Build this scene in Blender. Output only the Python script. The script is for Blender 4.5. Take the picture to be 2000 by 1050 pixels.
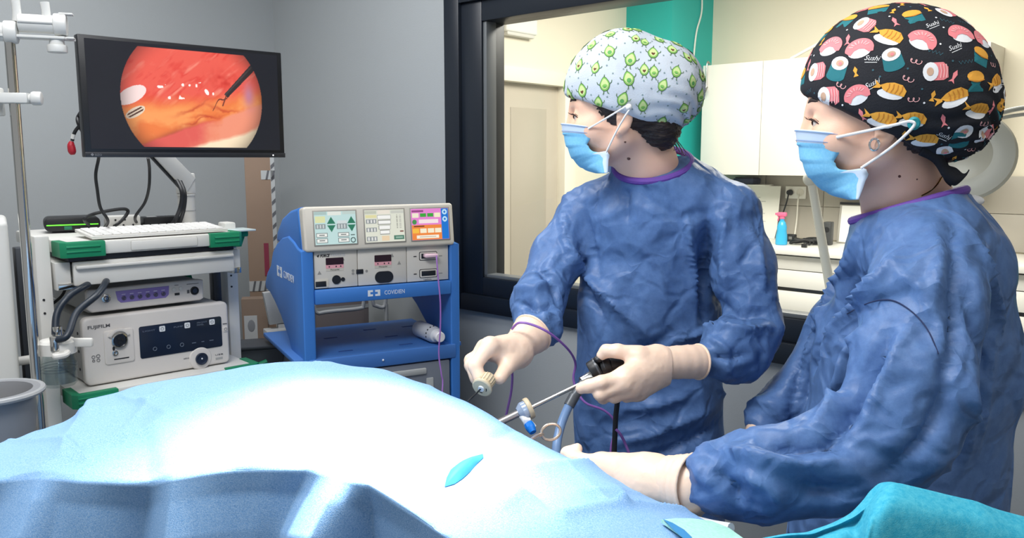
import bpy, bmesh, math, random
import numpy as np
from mathutils import Vector, Matrix
from mathutils.bvhtree import BVHTree

for _o in list(bpy.data.objects):
    bpy.data.objects.remove(_o)
SC = bpy.context.scene
COL = SC.collection
R = math.radians
random.seed(7)

# ------------------------------------------------------------------ camera, world, lights, exposure
FPX = 1600.0
PITCH = math.atan(215 / 1600.0)
CAMH = 1.5
cam_data = bpy.data.cameras.new('camera')
cam_data.sensor_width = 36.0
cam_data.lens = 36.0 * FPX / 2000.0
cam_data.clip_start = 0.05
cam = bpy.data.objects.new('camera', cam_data)
cam.location = (0, 0, CAMH)
cam.rotation_euler = (math.pi / 2 - PITCH, 0, 0)
COL.objects.link(cam)
SC.camera = cam

world = bpy.data.worlds.new('world')
SC.world = world
world.use_nodes = True
_bg = world.node_tree.nodes['Background']
_bg.inputs[0].default_value = (0.93, 0.965, 1.0, 1)
_bg.inputs[1].default_value = 0.4
SC.cycles.transparent_max_bounces = 24

SC.view_settings.view_transform = 'Standard'
SC.view_settings.look = 'None'
SC.view_settings.gamma = 1.0
SC.view_settings.use_curve_mapping = False
SC.view_settings.exposure = 0.0


def light(name, kind, loc, target, energy, color, **kw):
    d = bpy.data.lights.new(name, kind)
    d.energy = energy
    d.color = color
    for k, v in kw.items():
        setattr(d, k, v)
    o = bpy.data.objects.new(name, d)
    o.location = loc
    o.rotation_euler = (Vector(target) - Vector(loc)).to_track_quat('-Z', 'Y').to_euler()
    COL.objects.link(o)
    return o


# surgical lamp above the operating table (its head is above the frame)
light('surgical_lamp_beam', 'SPOT', (-0.03, 1.24, 2.62), (-0.20, 0.98, 1.15), 500, (1.0, 0.985, 0.95),
      spot_size=R(22), spot_blend=0.6, shadow_soft_size=0.10)
# unseen ceiling lights added as fill; the corner one brightens the dim walls
for _p, _e in (((-0.95, 2.25, 2.66), 28), ((-0.6, 0.75, 2.66), 42), ((0.85, 0.4, 2.66), 8)):
    light('ceiling_fill_light', 'AREA', _p, (_p[0], _p[1], 0), _e, (0.985, 0.99, 1.0), shape='RECTANGLE', size=1.2, size_y=0.6)

# ------------------------------------------------------------------ helpers
def P(px, py, Y):
    """point of the place seen at photo pixel (px, py) at distance Y in front of the camera"""
    fx = (px - 1000) / FPX
    fz = (525 - py) / FPX
    dy = math.cos(PITCH) + fz * math.sin(PITCH)
    dz = -math.sin(PITCH) + fz * math.cos(PITCH)
    s = Y / dy
    return Vector((fx * s, Y, CAMH + dz * s))


def lin(c):
    return tuple((x / 12.92 if x <= 0.04045 else ((x + 0.055) / 1.055) ** 2.4) for x in [v / 255.0 for v in c])


MATS = {}


def mat(name, rgb, rough=0.5, metal=0.0, bump=0.0, bscale=60.0, var=0.0, vscale=8.0, emit=0.0, trans=0.0, sheen=0.0,
        spec=None, coat=0.0, sss=0.0, alpha=1.0, stretch=(1, 1, 1)):
    if name in MATS:
        return MATS[name]
    m = bpy.data.materials.new(name)
    m.use_nodes = True
    nt = m.node_tree
    b = nt.nodes['Principled BSDF']
    col = lin(rgb) + (1,)
    b.inputs['Base Color'].default_value = col
    b.inputs['Roughness'].default_value = rough
    b.inputs['Metallic'].default_value = metal
    if spec is not None:
        b.inputs['Specular IOR Level'].default_value = spec
    b.inputs['Coat Weight'].default_value = coat
    b.inputs['Sheen Weight'].default_value = sheen
    b.inputs['Transmission Weight'].default_value = trans
    b.inputs['Alpha'].default_value = alpha
    if sss:
        b.inputs['Subsurface Weight'].default_value = sss
        b.inputs['Subsurface Radius'].default_value = (0.012, 0.005, 0.003)
        b.inputs['Subsurface Scale'].default_value = 1.0
    if emit:
        b.inputs['Emission Color'].default_value = col
        b.inputs['Emission Strength'].default_value = emit
    tc = nt.nodes.new('ShaderNodeTexCoord')
    mp = nt.nodes.new('ShaderNodeMapping')
    mp.inputs['Scale'].default_value = stretch
    nt.links.new(tc.outputs['Object'], mp.inputs['Vector'])
    if bump:
        n = nt.nodes.new('ShaderNodeTexNoise')
        n.inputs['Scale'].default_value = bscale
        n.inputs['Detail'].default_value = 4
        nt.links.new(mp.outputs[0], n.inputs['Vector'])
        bp = nt.nodes.new('ShaderNodeBump')
        bp.inputs['Strength'].default_value = bump
        bp.inputs['Distance'].default_value = 0.01
        nt.links.new(n.outputs[0], bp.inputs['Height'])
        nt.links.new(bp.outputs[0], b.inputs['Normal'])
    if var:
        n2 = nt.nodes.new('ShaderNodeTexNoise')
        n2.inputs['Scale'].default_value = vscale
        n2.inputs['Detail'].default_value = 5
        nt.links.new(mp.outputs[0], n2.inputs['Vector'])
        mx = nt.nodes.new('ShaderNodeMix')
        mx.data_type = 'RGBA'
        mx.inputs['A'].default_value = tuple(max(0, c * (1 - var)) for c in col[:3]) + (1,)
        mx.inputs['B'].default_value = tuple(min(1, c * (1 + var)) for c in col[:3]) + (1,)
        nt.links.new(n2.outputs[0], mx.inputs['Factor'])
        nt.links.new(mx.outputs['Result'], b.inputs['Base Color'])
    MATS[name] = m
    return m


def glass_mat(name, tint=(255, 255, 255), refl=0.06, rough=0.02):
    if name in MATS:
        return MATS[name]
    m = bpy.data.materials.new(name)
    m.use_nodes = True
    nt = m.node_tree
    nt.nodes.remove(nt.nodes['Principled BSDF'])
    out = nt.nodes['Material Output']
    t = nt.nodes.new('ShaderNodeBsdfTransparent')
    t.inputs[0].default_value = lin(tint) + (1,)
    g = nt.nodes.new('ShaderNodeBsdfGlossy')
    g.inputs['Roughness'].default_value = rough
    fw = nt.nodes.new('ShaderNodeLayerWeight')
    fw.inputs['Blend'].default_value = 0.25
    lw = nt.nodes.new('ShaderNodeMath'); lw.operation = 'MULTIPLY_ADD'
    nt.links.new(fw.outputs['Fresnel'], lw.inputs[0]); lw.inputs[1].default_value = 0.0
    pw = nt.nodes.new('ShaderNodeMath'); pw.operation = 'POWER'; pw.inputs[1].default_value = 3.0
    nt.links.new(fw.outputs['Facing'], pw.inputs[0])
    nt.links.new(pw.outputs[0], lw.inputs[0]); lw.inputs[1].default_value = 0.6; lw.inputs[2].default_value = refl
    mx = nt.nodes.new('ShaderNodeMixShader')
    nt.links.new(lw.outputs[0], mx.inputs[0])
    nt.links.new(t.outputs[0], mx.inputs[1])
    nt.links.new(g.outputs[0], mx.inputs[2])
    nt.links.new(mx.outputs[0], out.inputs[0])
    MATS[name] = m
    return m


def attr_mat(name, emit=0.0, rough=0.5):
    """material coloured by the mesh's own painted colours; emits when emit > 0 (screens)"""
    if name in MATS:
        return MATS[name]
    m = bpy.data.materials.new(name)
    m.use_nodes = True
    nt = m.node_tree
    b = nt.nodes['Principled BSDF']
    a = nt.nodes.new('ShaderNodeVertexColor')
    a.layer_name = 'Col'
    b.inputs['Roughness'].default_value = rough
    if emit:
        b.inputs['Base Color'].default_value = (0.01, 0.01, 0.012, 1)
        nt.links.new(a.outputs[0], b.inputs['Emission Color'])
        b.inputs['Emission Strength'].default_value = emit
    else:
        nt.links.new(a.outputs[0], b.inputs['Base Color'])
    MATS[name] = m
    return m


class Frame:
    def __init__(s, o, rz):
        s.o = Vector((o[0], o[1], 0)); s.rz = R(rz)
        s.m = Matrix.Translation(s.o) @ Matrix.Rotation(s.rz, 4, 'Z')

    def w(s, x, y, z):
        return s.m @ Vector((x, y, z))


def wm(o):
    m = Matrix.Translation(o.location) @ o.rotation_euler.to_matrix().to_4x4()
    return (wm(o.parent) @ m) if o.parent else m


def tag(o, label=None, cat=None, group=None, kind=None):
    if label: o['label'] = label
    if cat: o['category'] = cat
    if group: o['group'] = group
    if kind: o['kind'] = kind
    return o


def thing(name, label, cat, loc=(0, 0, 0), rz=0.0, group=None, frame=None):
    o = bpy.data.objects.new(name, None)
    o.empty_display_size = 0.05
    COL.objects.link(o)
    if frame is not None:
        o.location = frame.w(*loc); o.rotation_euler = (0, 0, frame.rz + R(rz))
    else:
        o.location = loc; o.rotation_euler = (0, 0, R(rz))
    return tag(o, label, cat, group)


def link_mesh(name, me, m, parent=None, frame=None, world=False, smooth=35, label=None):
    o = bpy.data.objects.new(name, me)
    if m is not None:
        for mm in (m if isinstance(m, (list, tuple)) else [m]):
            me.materials.append(mm)
    COL.objects.link(o)
    if parent is not None:
        o.parent = parent
        if world:
            me.transform(wm(parent).inverted())
    elif frame is not None:
        o.location = frame.o; o.rotation_euler = (0, 0, frame.rz)
    if smooth:
        me.polygons.foreach_set('use_smooth', [True] * len(me.polygons))
        if smooth < 180:
            me.set_sharp_from_angle(angle=R(smooth))
    if label:
        o['label'] = label
    return o


class MB:
    """collects shapes into one mesh"""
    def __init__(s):
        s.bm = bmesh.new(); s.mi = 0

    def _merge(s, t):
        for f in t.faces: f.material_index = s.mi
        me = bpy.data.meshes.new('tmp'); t.to_mesh(me); t.free()
        s.bm.from_mesh(me); bpy.data.meshes.remove(me)
        return s

    def box(s, x0, x1, y0, y1, z0, z1, bev=0.0, seg=2, M=None):
        t = bmesh.new()
        bmesh.ops.create_cube(t, size=1)
        for v in t.verts:
            v.co = Vector(((x0 + x1) / 2 + v.co.x * (x1 - x0), (y0 + y1) / 2 + v.co.y * (y1 - y0), (z0 + z1) / 2 + v.co.z * (z1 - z0)))
        if bev:
            bmesh.ops.bevel(t, geom=list(t.edges), offset=bev, segments=seg, affect='EDGES', profile=0.5)
        if M is not None: t.transform(M)
        return s._merge(t)

    def prism(s, pts, a, b, axis='y', bev=0.0, seg=2, M=None):
        """polygon pts in the plane across axis, extruded from a to b"""
        t = bmesh.new()
        def mk(u, v, w):
            return {'y': (u, w, v), 'x': (w, u, v), 'z': (u, v, w)}[axis]
        va = [t.verts.new(mk(u, v, a)) for u, v in pts]
        vb = [t.verts.new(mk(u, v, b)) for u, v in pts]
        n = len(pts)
        fa = t.faces.new(va); fb = t.faces.new(vb[::-1])
        for i in range(n):
            t.faces.new((va[i], vb[i], vb[(i + 1) % n], va[(i + 1) % n]))
        bmesh.ops.recalc_face_normals(t, faces=list(t.faces))
        if bev:
            es = [e for e in t.edges if (e.verts[0] in va) == (e.verts[1] in va)]
            bmesh.ops.bevel(t, geom=es, offset=bev, segments=seg, affect='EDGES', profile=0.5)
        if M is not None: t.transform(M)
        return s._merge(t)

    def cyl(s, p0, p1, r0, r1=None, n=24, bev=0.0):
        p0 = Vector(p0); p1 = Vector(p1); r1 = r0 if r1 is None else r1
        d = p1 - p0; L = d.length
        t = bmesh.new()
        bmesh.ops.create_cone(t, cap_ends=True, segments=n, radius1=r0, radius2=r1, depth=L)
        if bev:
            es = [e for e in t.edges if abs(e.verts[0].co.z - e.verts[1].co.z) < 1e-6]
            bmesh.ops.bevel(t, geom=es, offset=bev, segments=2, affect='EDGES', profile=0.5)
        t.transform(Matrix.Translation((p0 + p1) / 2) @ d.to_track_quat('Z', 'Y').to_matrix().to_4x4())
        return s._merge(t)

    def lathe(s, prof, p0, axis=(0, 0, 1), n=32):
        """profile (radius, height) turned about axis through p0"""
        t = bmesh.new(); rings = []
        for r, h in prof:
            if r < 1e-5:
                rings.append([t.verts.new((0, 0, h))])
            else:
                rings.append([t.verts.new((r * math.cos(2 * math.pi * i / n), r * math.sin(2 * math.pi * i / n), h)) for i in range(n)])
        for a, b in zip(rings[:-1], rings[1:]):
            for i in range(n):
                j = (i + 1) % n
                if len(a) == 1 and len(b) > 1: t.faces.new((a[0], b[i], b[j]))
                elif len(b) == 1 and len(a) > 1: t.faces.new((a[i], a[j], b[0]))
                elif len(a) > 1: t.faces.new((a[i], a[j], b[j], b[i]))
        bmesh.ops.recalc_face_normals(t, faces=list(t.faces))
        t.transform(Matrix.Translation(Vector(p0)) @ Vector(axis).to_track_quat('Z', 'Y').to_matrix().to_4x4())
        return s._merge(t)

    def tube(s, pts, r, n=10, spline=8, closed=False, caps=True):
        """round tube along points; r a number or one per point"""
        pts = [Vector(p) for p in pts]
        rr = [r] * len(pts) if not isinstance(r, (list, tuple)) else list(r)
        if spline and len(pts) > 2:
            a = np.array([list(p) + [q] for p, q in zip(pts, rr)])
            c = crom(a, spline, closed)
            pts = [Vector(x[:3]) for x in c]; rr = [x[3] for x in c]
        t = bmesh.new(); rings = []; N = len(pts)
        up = None
        for i in range(N):
            if closed: d = pts[(i + 1) % N] - pts[i - 1]
            else: d = pts[min(i + 1, N - 1)] - pts[max(i - 1, 0)]
            d.normalize()
            if up is None:
                up = Vector((0, 0, 1)) if abs(d.z) < 0.9 else Vector((1, 0, 0))
            u = (up - d * up.dot(d)).normalized(); up = u; v = d.cross(u)
            rings.append([t.verts.new(pts[i] + (u * math.cos(2 * math.pi * k / n) + v * math.sin(2 * math.pi * k / n)) * rr[i]) for k in range(n)])
        for i in range(N if closed else N - 1):
            a, b = rings[i], rings[(i + 1) % N]
            for k in range(n):
                t.faces.new((a[k], a[(k + 1) % n], b[(k + 1) % n], b[k]))
        if not closed and caps:
            t.faces.new(rings[0]); t.faces.new(rings[-1])
        bmesh.ops.recalc_face_normals(t, faces=list(t.faces))
        return s._merge(t)

    def ball(s, c, r, n=20):
        t = bmesh.new()
        bmesh.ops.create_uvsphere(t, u_segments=n, v_segments=n // 2, radius=1)
        r = r if isinstance(r, (list, tuple)) else (r, r, r)
        for v in t.verts: v.co = Vector((c[0] + v.co.x * r[0], c[1] + v.co.y * r[1], c[2] + v.co.z * r[2]))
        return s._merge(t)

    def build(s, name, m, parent=None, frame=None, world=False, smooth=35, label=None):
        me = bpy.data.meshes.new(name)
        s.bm.to_mesh(me); s.bm.free()
        return link_mesh(name, me, m, parent, frame, world, smooth, label)


def crom(a, k, closed=False):
    """Catmull-Rom through the rows of a, k steps per span"""
    a = np.asarray(a, float); n = len(a); out = []
    for i in range(n if closed else n - 1):
        if closed:
            p0, p1, p2, p3 = a[i - 1], a[i], a[(i + 1) % n], a[(i + 2) % n]
        else:
            p0, p1, p2, p3 = a[max(i - 1, 0)], a[i], a[i + 1], a[min(i + 2, n - 1)]
        for j in range(k):
            t = j / k
            out.append(0.5 * (2 * p1 + (p2 - p0) * t + (2 * p0 - 5 * p1 + 4 * p2 - p3) * t * t + (3 * p1 - p0 - 3 * p2 + p3) * t ** 3))
    if not closed: out.append(a[-1])
    return np.array(out)


def rrect(x0, x1, z0, z1, r, n=5):
    pts = []
    for cx, cz, a0 in ((x1 - r, z1 - r, 0), (x0 + r, z1 - r, 90), (x0 + r, z0 + r, 180), (x1 - r, z0 + r, 270)):
        for i in range(n + 1):
            a = R(a0 + 90 * i / n); pts.append((cx + r * math.cos(a), cz + r * math.sin(a)))
    return pts


_fonts = {}


def lettering(body, x, z, size, y, m, parent, shear=0.0, name='lettering', label=None, M=None, width=None, bold=0.0, align='LEFT'):
    """raised flat print on a face that looks to local -y"""
    cu = bpy.data.curves.new('txt', 'FONT')
    cu.body = body; cu.size = size; cu.extrude = 0.00025; cu.shear = shear; cu.offset = bold; cu.align_x = align
    cu.resolution_u = 2
    o = bpy.data.objects.new('txt', cu); COL.objects.link(o)
    dg = bpy.context.evaluated_depsgraph_get()
    me = bpy.data.meshes.new_from_object(o.evaluated_get(dg))
    bpy.data.objects.remove(o)
    if width:
        xs = [v.co.x for v in me.vertices]
        k = width / (max(xs) - min(xs))
        for v in me.vertices: v.co.x *= k
    for v in me.vertices:
        v.co = Vector((x + v.co.x, y - v.co.z, z + v.co.y))
    if M is not None: me.transform(M)
    me.materials.clear()
    return link_mesh(name, me, m, parent, smooth=0, label=label)


def painted(name, nx, nz, w, h, fn, m, parent, M=None, label=None):
    """a flat screen picture: grid w x h facing local -y, coloured per point by fn(u, v) (sRGB 0..1)"""
    u, v = np.meshgrid((np.arange(nx) + 0.0) / (nx - 1), (np.arange(nz) + 0.0) / (nz - 1))
    rgb = fn(u, v)
    rgb = np.clip(rgb, 0, 1)
    l = np.where(rgb <= 0.04045, rgb / 12.92, ((rgb + 0.055) / 1.055) ** 2.4)
    co = np.stack([(u - 0.5) * w, u * 0, (v - 0.5) * h], -1).reshape(-1, 3)
    idx = np.arange(nx * nz).reshape(nz, nx)
    q = np.stack([idx[:-1, :-1], idx[:-1, 1:], idx[1:, 1:], idx[1:, :-1]], -1).reshape(-1, 4)
    me = mesh_np(name, co, q)
    ca = me.color_attributes.new('Col', 'FLOAT_COLOR', 'POINT')
    ca.data.foreach_set('color', np.concatenate([l.reshape(-1, 3), np.ones((nx * nz, 1))], 1).astype(np.float32).ravel())
    if M is not None: me.transform(M)
    return link_mesh(name, me, m, parent, smooth=0, label=label)


def mesh_np(name, co, quads):
    me = bpy.data.meshes.new(name)
    co = np.asarray(co, np.float32); quads = np.asarray(quads, np.int32)
    me.vertices.add(len(co)); me.vertices.foreach_set('co', co.ravel())
    k = quads.shape[1]
    me.loops.add(quads.size); me.loops.foreach_set('vertex_index', quads.ravel())
    me.polygons.add(len(quads))
    me.polygons.foreach_set('loop_start', np.arange(0, quads.size, k, dtype=np.int32))
    me.update(calc_edges=True); me.validate()
    return me


def grid_mesh(name, G):
    """G: rows x cols x 3"""
    r, c = G.shape[:2]
    idx = np.arange(r * c).reshape(r, c)
    q = np.stack([idx[:-1, :-1], idx[:-1, 1:], idx[1:, 1:], idx[1:, :-1]], -1).reshape(-1, 4)
    return mesh_np(name, G.reshape(-1, 3), q)


# ---- noise and signed-distance modelling (numpy)
def _hash(ix, iy, iz):
    h = (ix.astype(np.int64) * 374761393 + iy.astype(np.int64) * 668265263 + iz.astype(np.int64) * 2147483647 * 3 + 1013) & 0xFFFFFFFF
    h = ((h ^ (h >> 13)) * 1274126177) & 0xFFFFFFFF
    h = (h ^ (h >> 16)) & 0xFFFF
    return h / 32767.5 - 1.0


def vnoise(p):
    i = np.floor(p); f = p - i; f = f * f * f * (f * (f * 6 - 15) + 10)
    ix, iy, iz = i[:, 0], i[:, 1], i[:, 2]
    r = 0
    for dx in (0, 1):
        wx = f[:, 0] if dx else 1 - f[:, 0]
        for dy in (0, 1):
            wy = f[:, 1] if dy else 1 - f[:, 1]
            for dz in (0, 1):
                wz = f[:, 2] if dz else 1 - f[:, 2]
                r = r + wx * wy * wz * _hash(ix + dx, iy + dy, iz + dz)
    return r


def fbm(p, o=3):
    a = 1.0; s = 0; t = 0
    for k in range(o):
        s = s + a * vnoise(p * 2.03 ** k + 17.3 * k); t += a; a *= 0.5
    return s / t


def cap(a, b, ra, rb=None):
    a = np.array(a, np.float32); b = np.array(b, np.float32); rb = ra if rb is None else rb
    d = b - a; dd = float(d @ d) + 1e-12
    def f(p):
        t = np.clip(((p - a) @ d) / dd, 0, 1)
        return np.linalg.norm(p - a - t[:, None] * d, axis=1) - (ra + (rb - ra) * t)
    return f


def ell(c, r, rot=None):
    c = np.array(c, np.float32); r = np.array(r, np.float32)
    Rm = None if rot is None else np.array(rot, np.float32)
    def f(p):
        q = p - c
        if Rm is not None: q = q @ Rm
        k0 = np.linalg.norm(q / r, axis=1); k1 = np.linalg.norm(q / (r * r), axis=1) + 1e-9
        return k0 * (k0 - 1) / k1
    return f


def smin(a, b, k):
    h = np.clip(0.5 + 0.5 * (b - a) / k, 0, 1)
    return b * (1 - h) + a * h - k * h * (1 - h)


def union(fs, k):
    def f(p):
        d = fs[0](p)
        for g in fs[1:]: d = smin(d, g(p), k)
        return d
    return f


def chain(pts, rs, k=0.01):
    return union([cap(pts[i], pts[i + 1], rs[i], rs[i + 1]) for i in range(len(pts) - 1)], k)


def nets(f, lo, hi, h):
    """naive surface nets: mesh of f = 0"""
    lo = np.array(lo, float); hi = np.array(hi, float)
    n = np.ceil((hi - lo) / h).astype(int) + 1
    xs = [lo[k] + h * np.arange(n[k]) for k in range(3)]
    D = np.empty(tuple(n), np.float32)
    Yg, Zg = np.meshgrid(xs[1], xs[2], indexing='ij')
    st = max(1, int(200000 // (n[1] * n[2])))
    for i in range(0, n[0], st):
        xx = xs[0][i:i + st]
        p = np.empty((len(xx), n[1], n[2], 3), np.float32)
        p[..., 0] = xx[:, None, None]; p[..., 1] = Yg; p[..., 2] = Zg
        D[i:i + st] = f(p.reshape(-1, 3)).reshape(len(xx), n[1], n[2])
    S = D < 0
    c = [slice(0, -1), slice(1, None)]
    cnt = np.zeros(tuple(n - 1), np.int8)
    for a in (0, 1):
        for b in (0, 1):
            for d in (0, 1): cnt += S[c[a], c[b], c[d]]
    act = (cnt > 0) & (cnt < 8)
    ijk = np.argwhere(act)
    vid = -np.ones(tuple(n - 1), np.int64); vid[act] = np.arange(len(ijk))
    acc = np.zeros((len(ijk), 3)); num = np.zeros(len(ijk))
    cor = [(a, b, d) for a in (0, 1) for b in (0, 1) for d in (0, 1)]
    for u in cor:
        for ax in range(3):
            if u[ax]: continue
            v = list(u); v[ax] = 1
            d0 = D[ijk[:, 0] + u[0], ijk[:, 1] + u[1], ijk[:, 2] + u[2]]
            d1 = D[ijk[:, 0] + v[0], ijk[:, 1] + v[1], ijk[:, 2] + v[2]]
            m = (d0 < 0) != (d1 < 0)
            t = d0 / (d0 - d1 + 1e-20)
            q = np.tile(np.array(u, float), (len(ijk), 1)); q[:, ax] = t
            acc[m] += q[m]; num[m] += 1
    co = lo + h * (ijk + acc / num[:, None])
    quads = []
    for ax in range(3):
        b, d = [(1, 2), (2, 0), (0, 1)][ax]
        s0 = [slice(None)] * 3; s1 = [slice(None)] * 3
        s0[ax] = slice(0, -1); s1[ax] = slice(1, None)
        A = S[tuple(s0)]; B = S[tuple(s1)]
        e = np.argwhere(A != B)
        e = e[(e[:, b] > 0) & (e[:, d] > 0) & (e[:, b] < n[b] - 1) & (e[:, d] < n[d] - 1)]
        if len(e) == 0: continue
        ins = S[e[:, 0], e[:, 1], e[:, 2]]
        def cell(ob, od):
            q = e.copy(); q[:, b] -= ob; q[:, d] -= od
            return vid[q[:, 0], q[:, 1], q[:, 2]]
        q = np.stack([cell(1, 1), cell(0, 1), cell(0, 0), cell(1, 0)], 1)
        q[~ins] = q[~ins][:, ::-1]
        quads.append(q)
    q = np.concatenate(quads)
    return co, q[(q >= 0).all(1)]


def normals_np(co, q):
    a = co[q[:, 2]] - co[q[:, 0]]; b = co[q[:, 3]] - co[q[:, 1]]
    fn = np.cross(a, b)
    N = np.zeros_like(co)
    for k in range(4): np.add.at(N, q[:, k], fn)
    return N / (np.linalg.norm(N, axis=1)[:, None] + 1e-12)


def relax(co, q, it=1, lam=0.5):
    e = np.concatenate([q[:, [0, 1]], q[:, [1, 2]], q[:, [2, 3]], q[:, [3, 0]]])
    e = np.concatenate([e, e[:, ::-1]])
    n = np.bincount(e[:, 0], minlength=len(co))[:, None]
    for _ in range(it):
        s = np.stack([np.bincount(e[:, 0], weights=co[e[:, 1], k], minlength=len(co)) for k in range(3)], 1)
        co = co + lam * (s / np.maximum(n, 1) - co)
    return co


def sdf_obj(name, f, lo, hi, h, m, parent, disp=None, it=1, label=None, post=None):
    co, q = nets(f, lo, hi, h)
    co = relax(co, q, it)
    if disp is not None:
        N = normals_np(co, q)
        co = co + N * (disp(co, N, q) if disp.__code__.co_argcount == 3 else disp(co, N))[:, None]
    if post is not None: co = post(co)
    me = mesh_np(name, co, q)
    return link_mesh(name, me, m, parent, world=parent is not None, smooth=180, label=label)

# ------------------------------------------------------------------ the setting
WF = Frame((-1.07, 3.79), -42)      # corner of the room; x runs along the window wall, y into the room beyond
light('far_room_ceiling_light', 'AREA', WF.w(1.7, 1.6, 2.66), WF.w(1.6, 2.0, 0), 112, (1.0, 0.955, 0.87), shape='RECTANGLE', size=1.6, size_y=1.2)

m_wall = mat('grey_wall_paint', (160, 164, 165), 0.6, bump=0.05, bscale=180, var=0.03, vscale=2.5)
m_cream = mat('cream_wall_paint', (232, 224, 205), 0.7, bump=0.04, bscale=150, var=0.02, vscale=2)
m_teal = mat('teal_wall_paint', (38, 178, 172), 0.55, bump=0.03, bscale=150, var=0.03, vscale=3)
m_frame = mat('navy_window_frame', (20, 27, 37), 0.38)
m_frame2 = mat('grey_glazing_bead', (92, 96, 98), 0.45)
m_floor = mat('grey_vinyl_floor', (120, 124, 128), 0.45, var=0.08, vscale=20)
m_ceil = mat('white_ceiling_paint', (225, 226, 226), 0.8)

# floor and ceiling of both rooms
tag(MB().box(-4.5, 5.5, -4.5, 3.62, -0.1, 0.0).build('floor', m_floor, frame=WF), kind='structure')
tag(MB().box(-0.12, 5.5, -2.5, 3.62, 2.75, 2.85).build('ceiling', m_ceil, frame=WF), kind='structure')

# walls of the operating room
b = MB()
X0, X1, Z0, Z1 = 1.13, 3.32, 0.953, 2.10
b.box(-0.12, X0, 0, 0.14, 0, 2.75)
b.box(X1, 5.5, 0, 0.14, 0, 2.75)
b.box(X0, X1, 0, 0.14, 0, Z0)
b.box(X0, X1, 0, 0.14, Z1, 2.75)
tag(b.build('wall_right', m_wall, frame=WF), 'grey painted wall holding the dark framed window', kind='structure')
tag(MB().box(-0.12, 0, -4.5, 0, 0, 2.75).build('wall_left', m_wall, frame=WF), kind='structure')

# the interior window
win = MB()
win.box(X0, X0 + 0.075, -0.022, 0.15, Z0, Z1, 0.003).box(X1 - 0.075, X1, -0.022, 0.15, Z0, Z1, 0.003)
win.box(X0 + 0.075, X1 - 0.075, -0.022, 0.15, Z0, Z0 + 0.06, 0.003).box(X0 + 0.075, X1 - 0.075, -0.022, 0.15, Z1 - 0.06, Z1, 0.003)
win = tag(win.build('window_1', m_frame, frame=WF), 'wide dark navy framed interior window', kind='structure')
a0, a1, c0, c1 = X0 + 0.075, X1 - 0.075, Z0 + 0.06, Z1 - 0.06
for nm, bx in (('sash_stile', (a0, a0 + 0.10, c0, c1)), ('sash_stile', (a1 - 0.10, a1, c0, c1)),
               ('sash_rail', (a0 + 0.10, a1 - 0.10, c0, c0 + 0.066)), ('sash_rail', (a0 + 0.10, a1 - 0.10, c1 - 0.07, c1))):
    MB().box(bx[0], bx[1], -0.008, 0.11, bx[2], bx[3], 0.003).build(nm, m_frame, win)
g0, g1, h0, h1 = a0 + 0.10, a1 - 0.10, c0 + 0.066, c1 - 0.07
for bx in ((g0, g0 + 0.016, h0, h1), (g0, g1, h0, h0 + 0.012)):
    MB().box(bx[0], bx[1], 0.0, 0.05, bx[2], bx[3], 0.002).build('glazing_bead', m_frame2, win)
MB().box(g0, g1, 0.05, 0.056, h0, h1).build('glass_pane', glass_mat('window_glass', (252, 253, 252), 0.02), win)

# the room beyond the window
DY0, DY1, DZ = 1.32, 2.25, 2.0
b = MB()
b.box(-0.22, -0.1, 0.14, DY0, 0, 2.75).box(-0.22, -0.1, DY1, 3.62, 0, 2.75).box(-0.22, -0.1, DY0, DY1, DZ, 2.75)
tag(b.build('wall_beyond_left', m_cream, frame=WF), kind='structure')
wb = tag(MB().box(-0.22, 5.5, 3.5, 3.62, 0, 2.75).build('wall_beyond_back', m_cream, frame=WF), kind='structure')
tag(MB().box(-0.1, 0.275, 2.93, 3.5, 0, 2.75).build('wall_pillar', m_teal, frame=WF), 'teal painted wall pillar beside the white cabinets', kind='structure')
tag(MB().box(5.4, 5.5, -1, 3.5, 0, 2.75).build('wall_beyond_right', m_cream, frame=WF), kind='structure')
m_door = mat('taupe_door_lacquer', (188, 180, 166), 0.25, var=0.05, vscale=2)
d = tag(MB().box(-0.19, -0.15, DY0 + 0.03, DY1 - 0.03, 0.01, DZ - 0.03, 0.002).build('door_1', m_door, frame=WF), 'plain taupe door in the cream wall beyond the window', kind='structure')
MB().box(-0.15, -0.146, 1.75, 2.1, 0.25, 1.82, 0.0015).build('door_panel', mat('taupe_door_inset', (176, 168, 154), 0.3), d)
b = MB()
m_trimc = mat('cream_door_trim', (238, 231, 214), 0.5)
b.box(-0.2, -0.085, DY1 - 0.03, DY1 + 0.09, 0, DZ + 0.06, 0.004).box(-0.2, -0.085, DY0 - 0.09, DY0 + 0.03, 0, DZ + 0.06, 0.004).box(-0.2, -0.085, DY0, DY1, DZ - 0.03, DZ + 0.06, 0.004)
tag(b.build('trim_1', m_trimc, frame=WF), 'cream door surround', kind='structure')
# backsplash tiles
m_tile = mat('grey_beige_tile', (172, 166, 156), 0.4, var=0.05, vscale=6)
for i in range(6):
    for j in range(2):
        x0 = 0.32 + i * 0.42
        MB().box(x0 + 0.002, x0 + 0.418, 3.488, 3.5, 0.95 + j * 0.225 + 0.002, 0.95 + j * 0.225 + 0.223, 0.001).build('tile', m_tile, wb)

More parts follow.
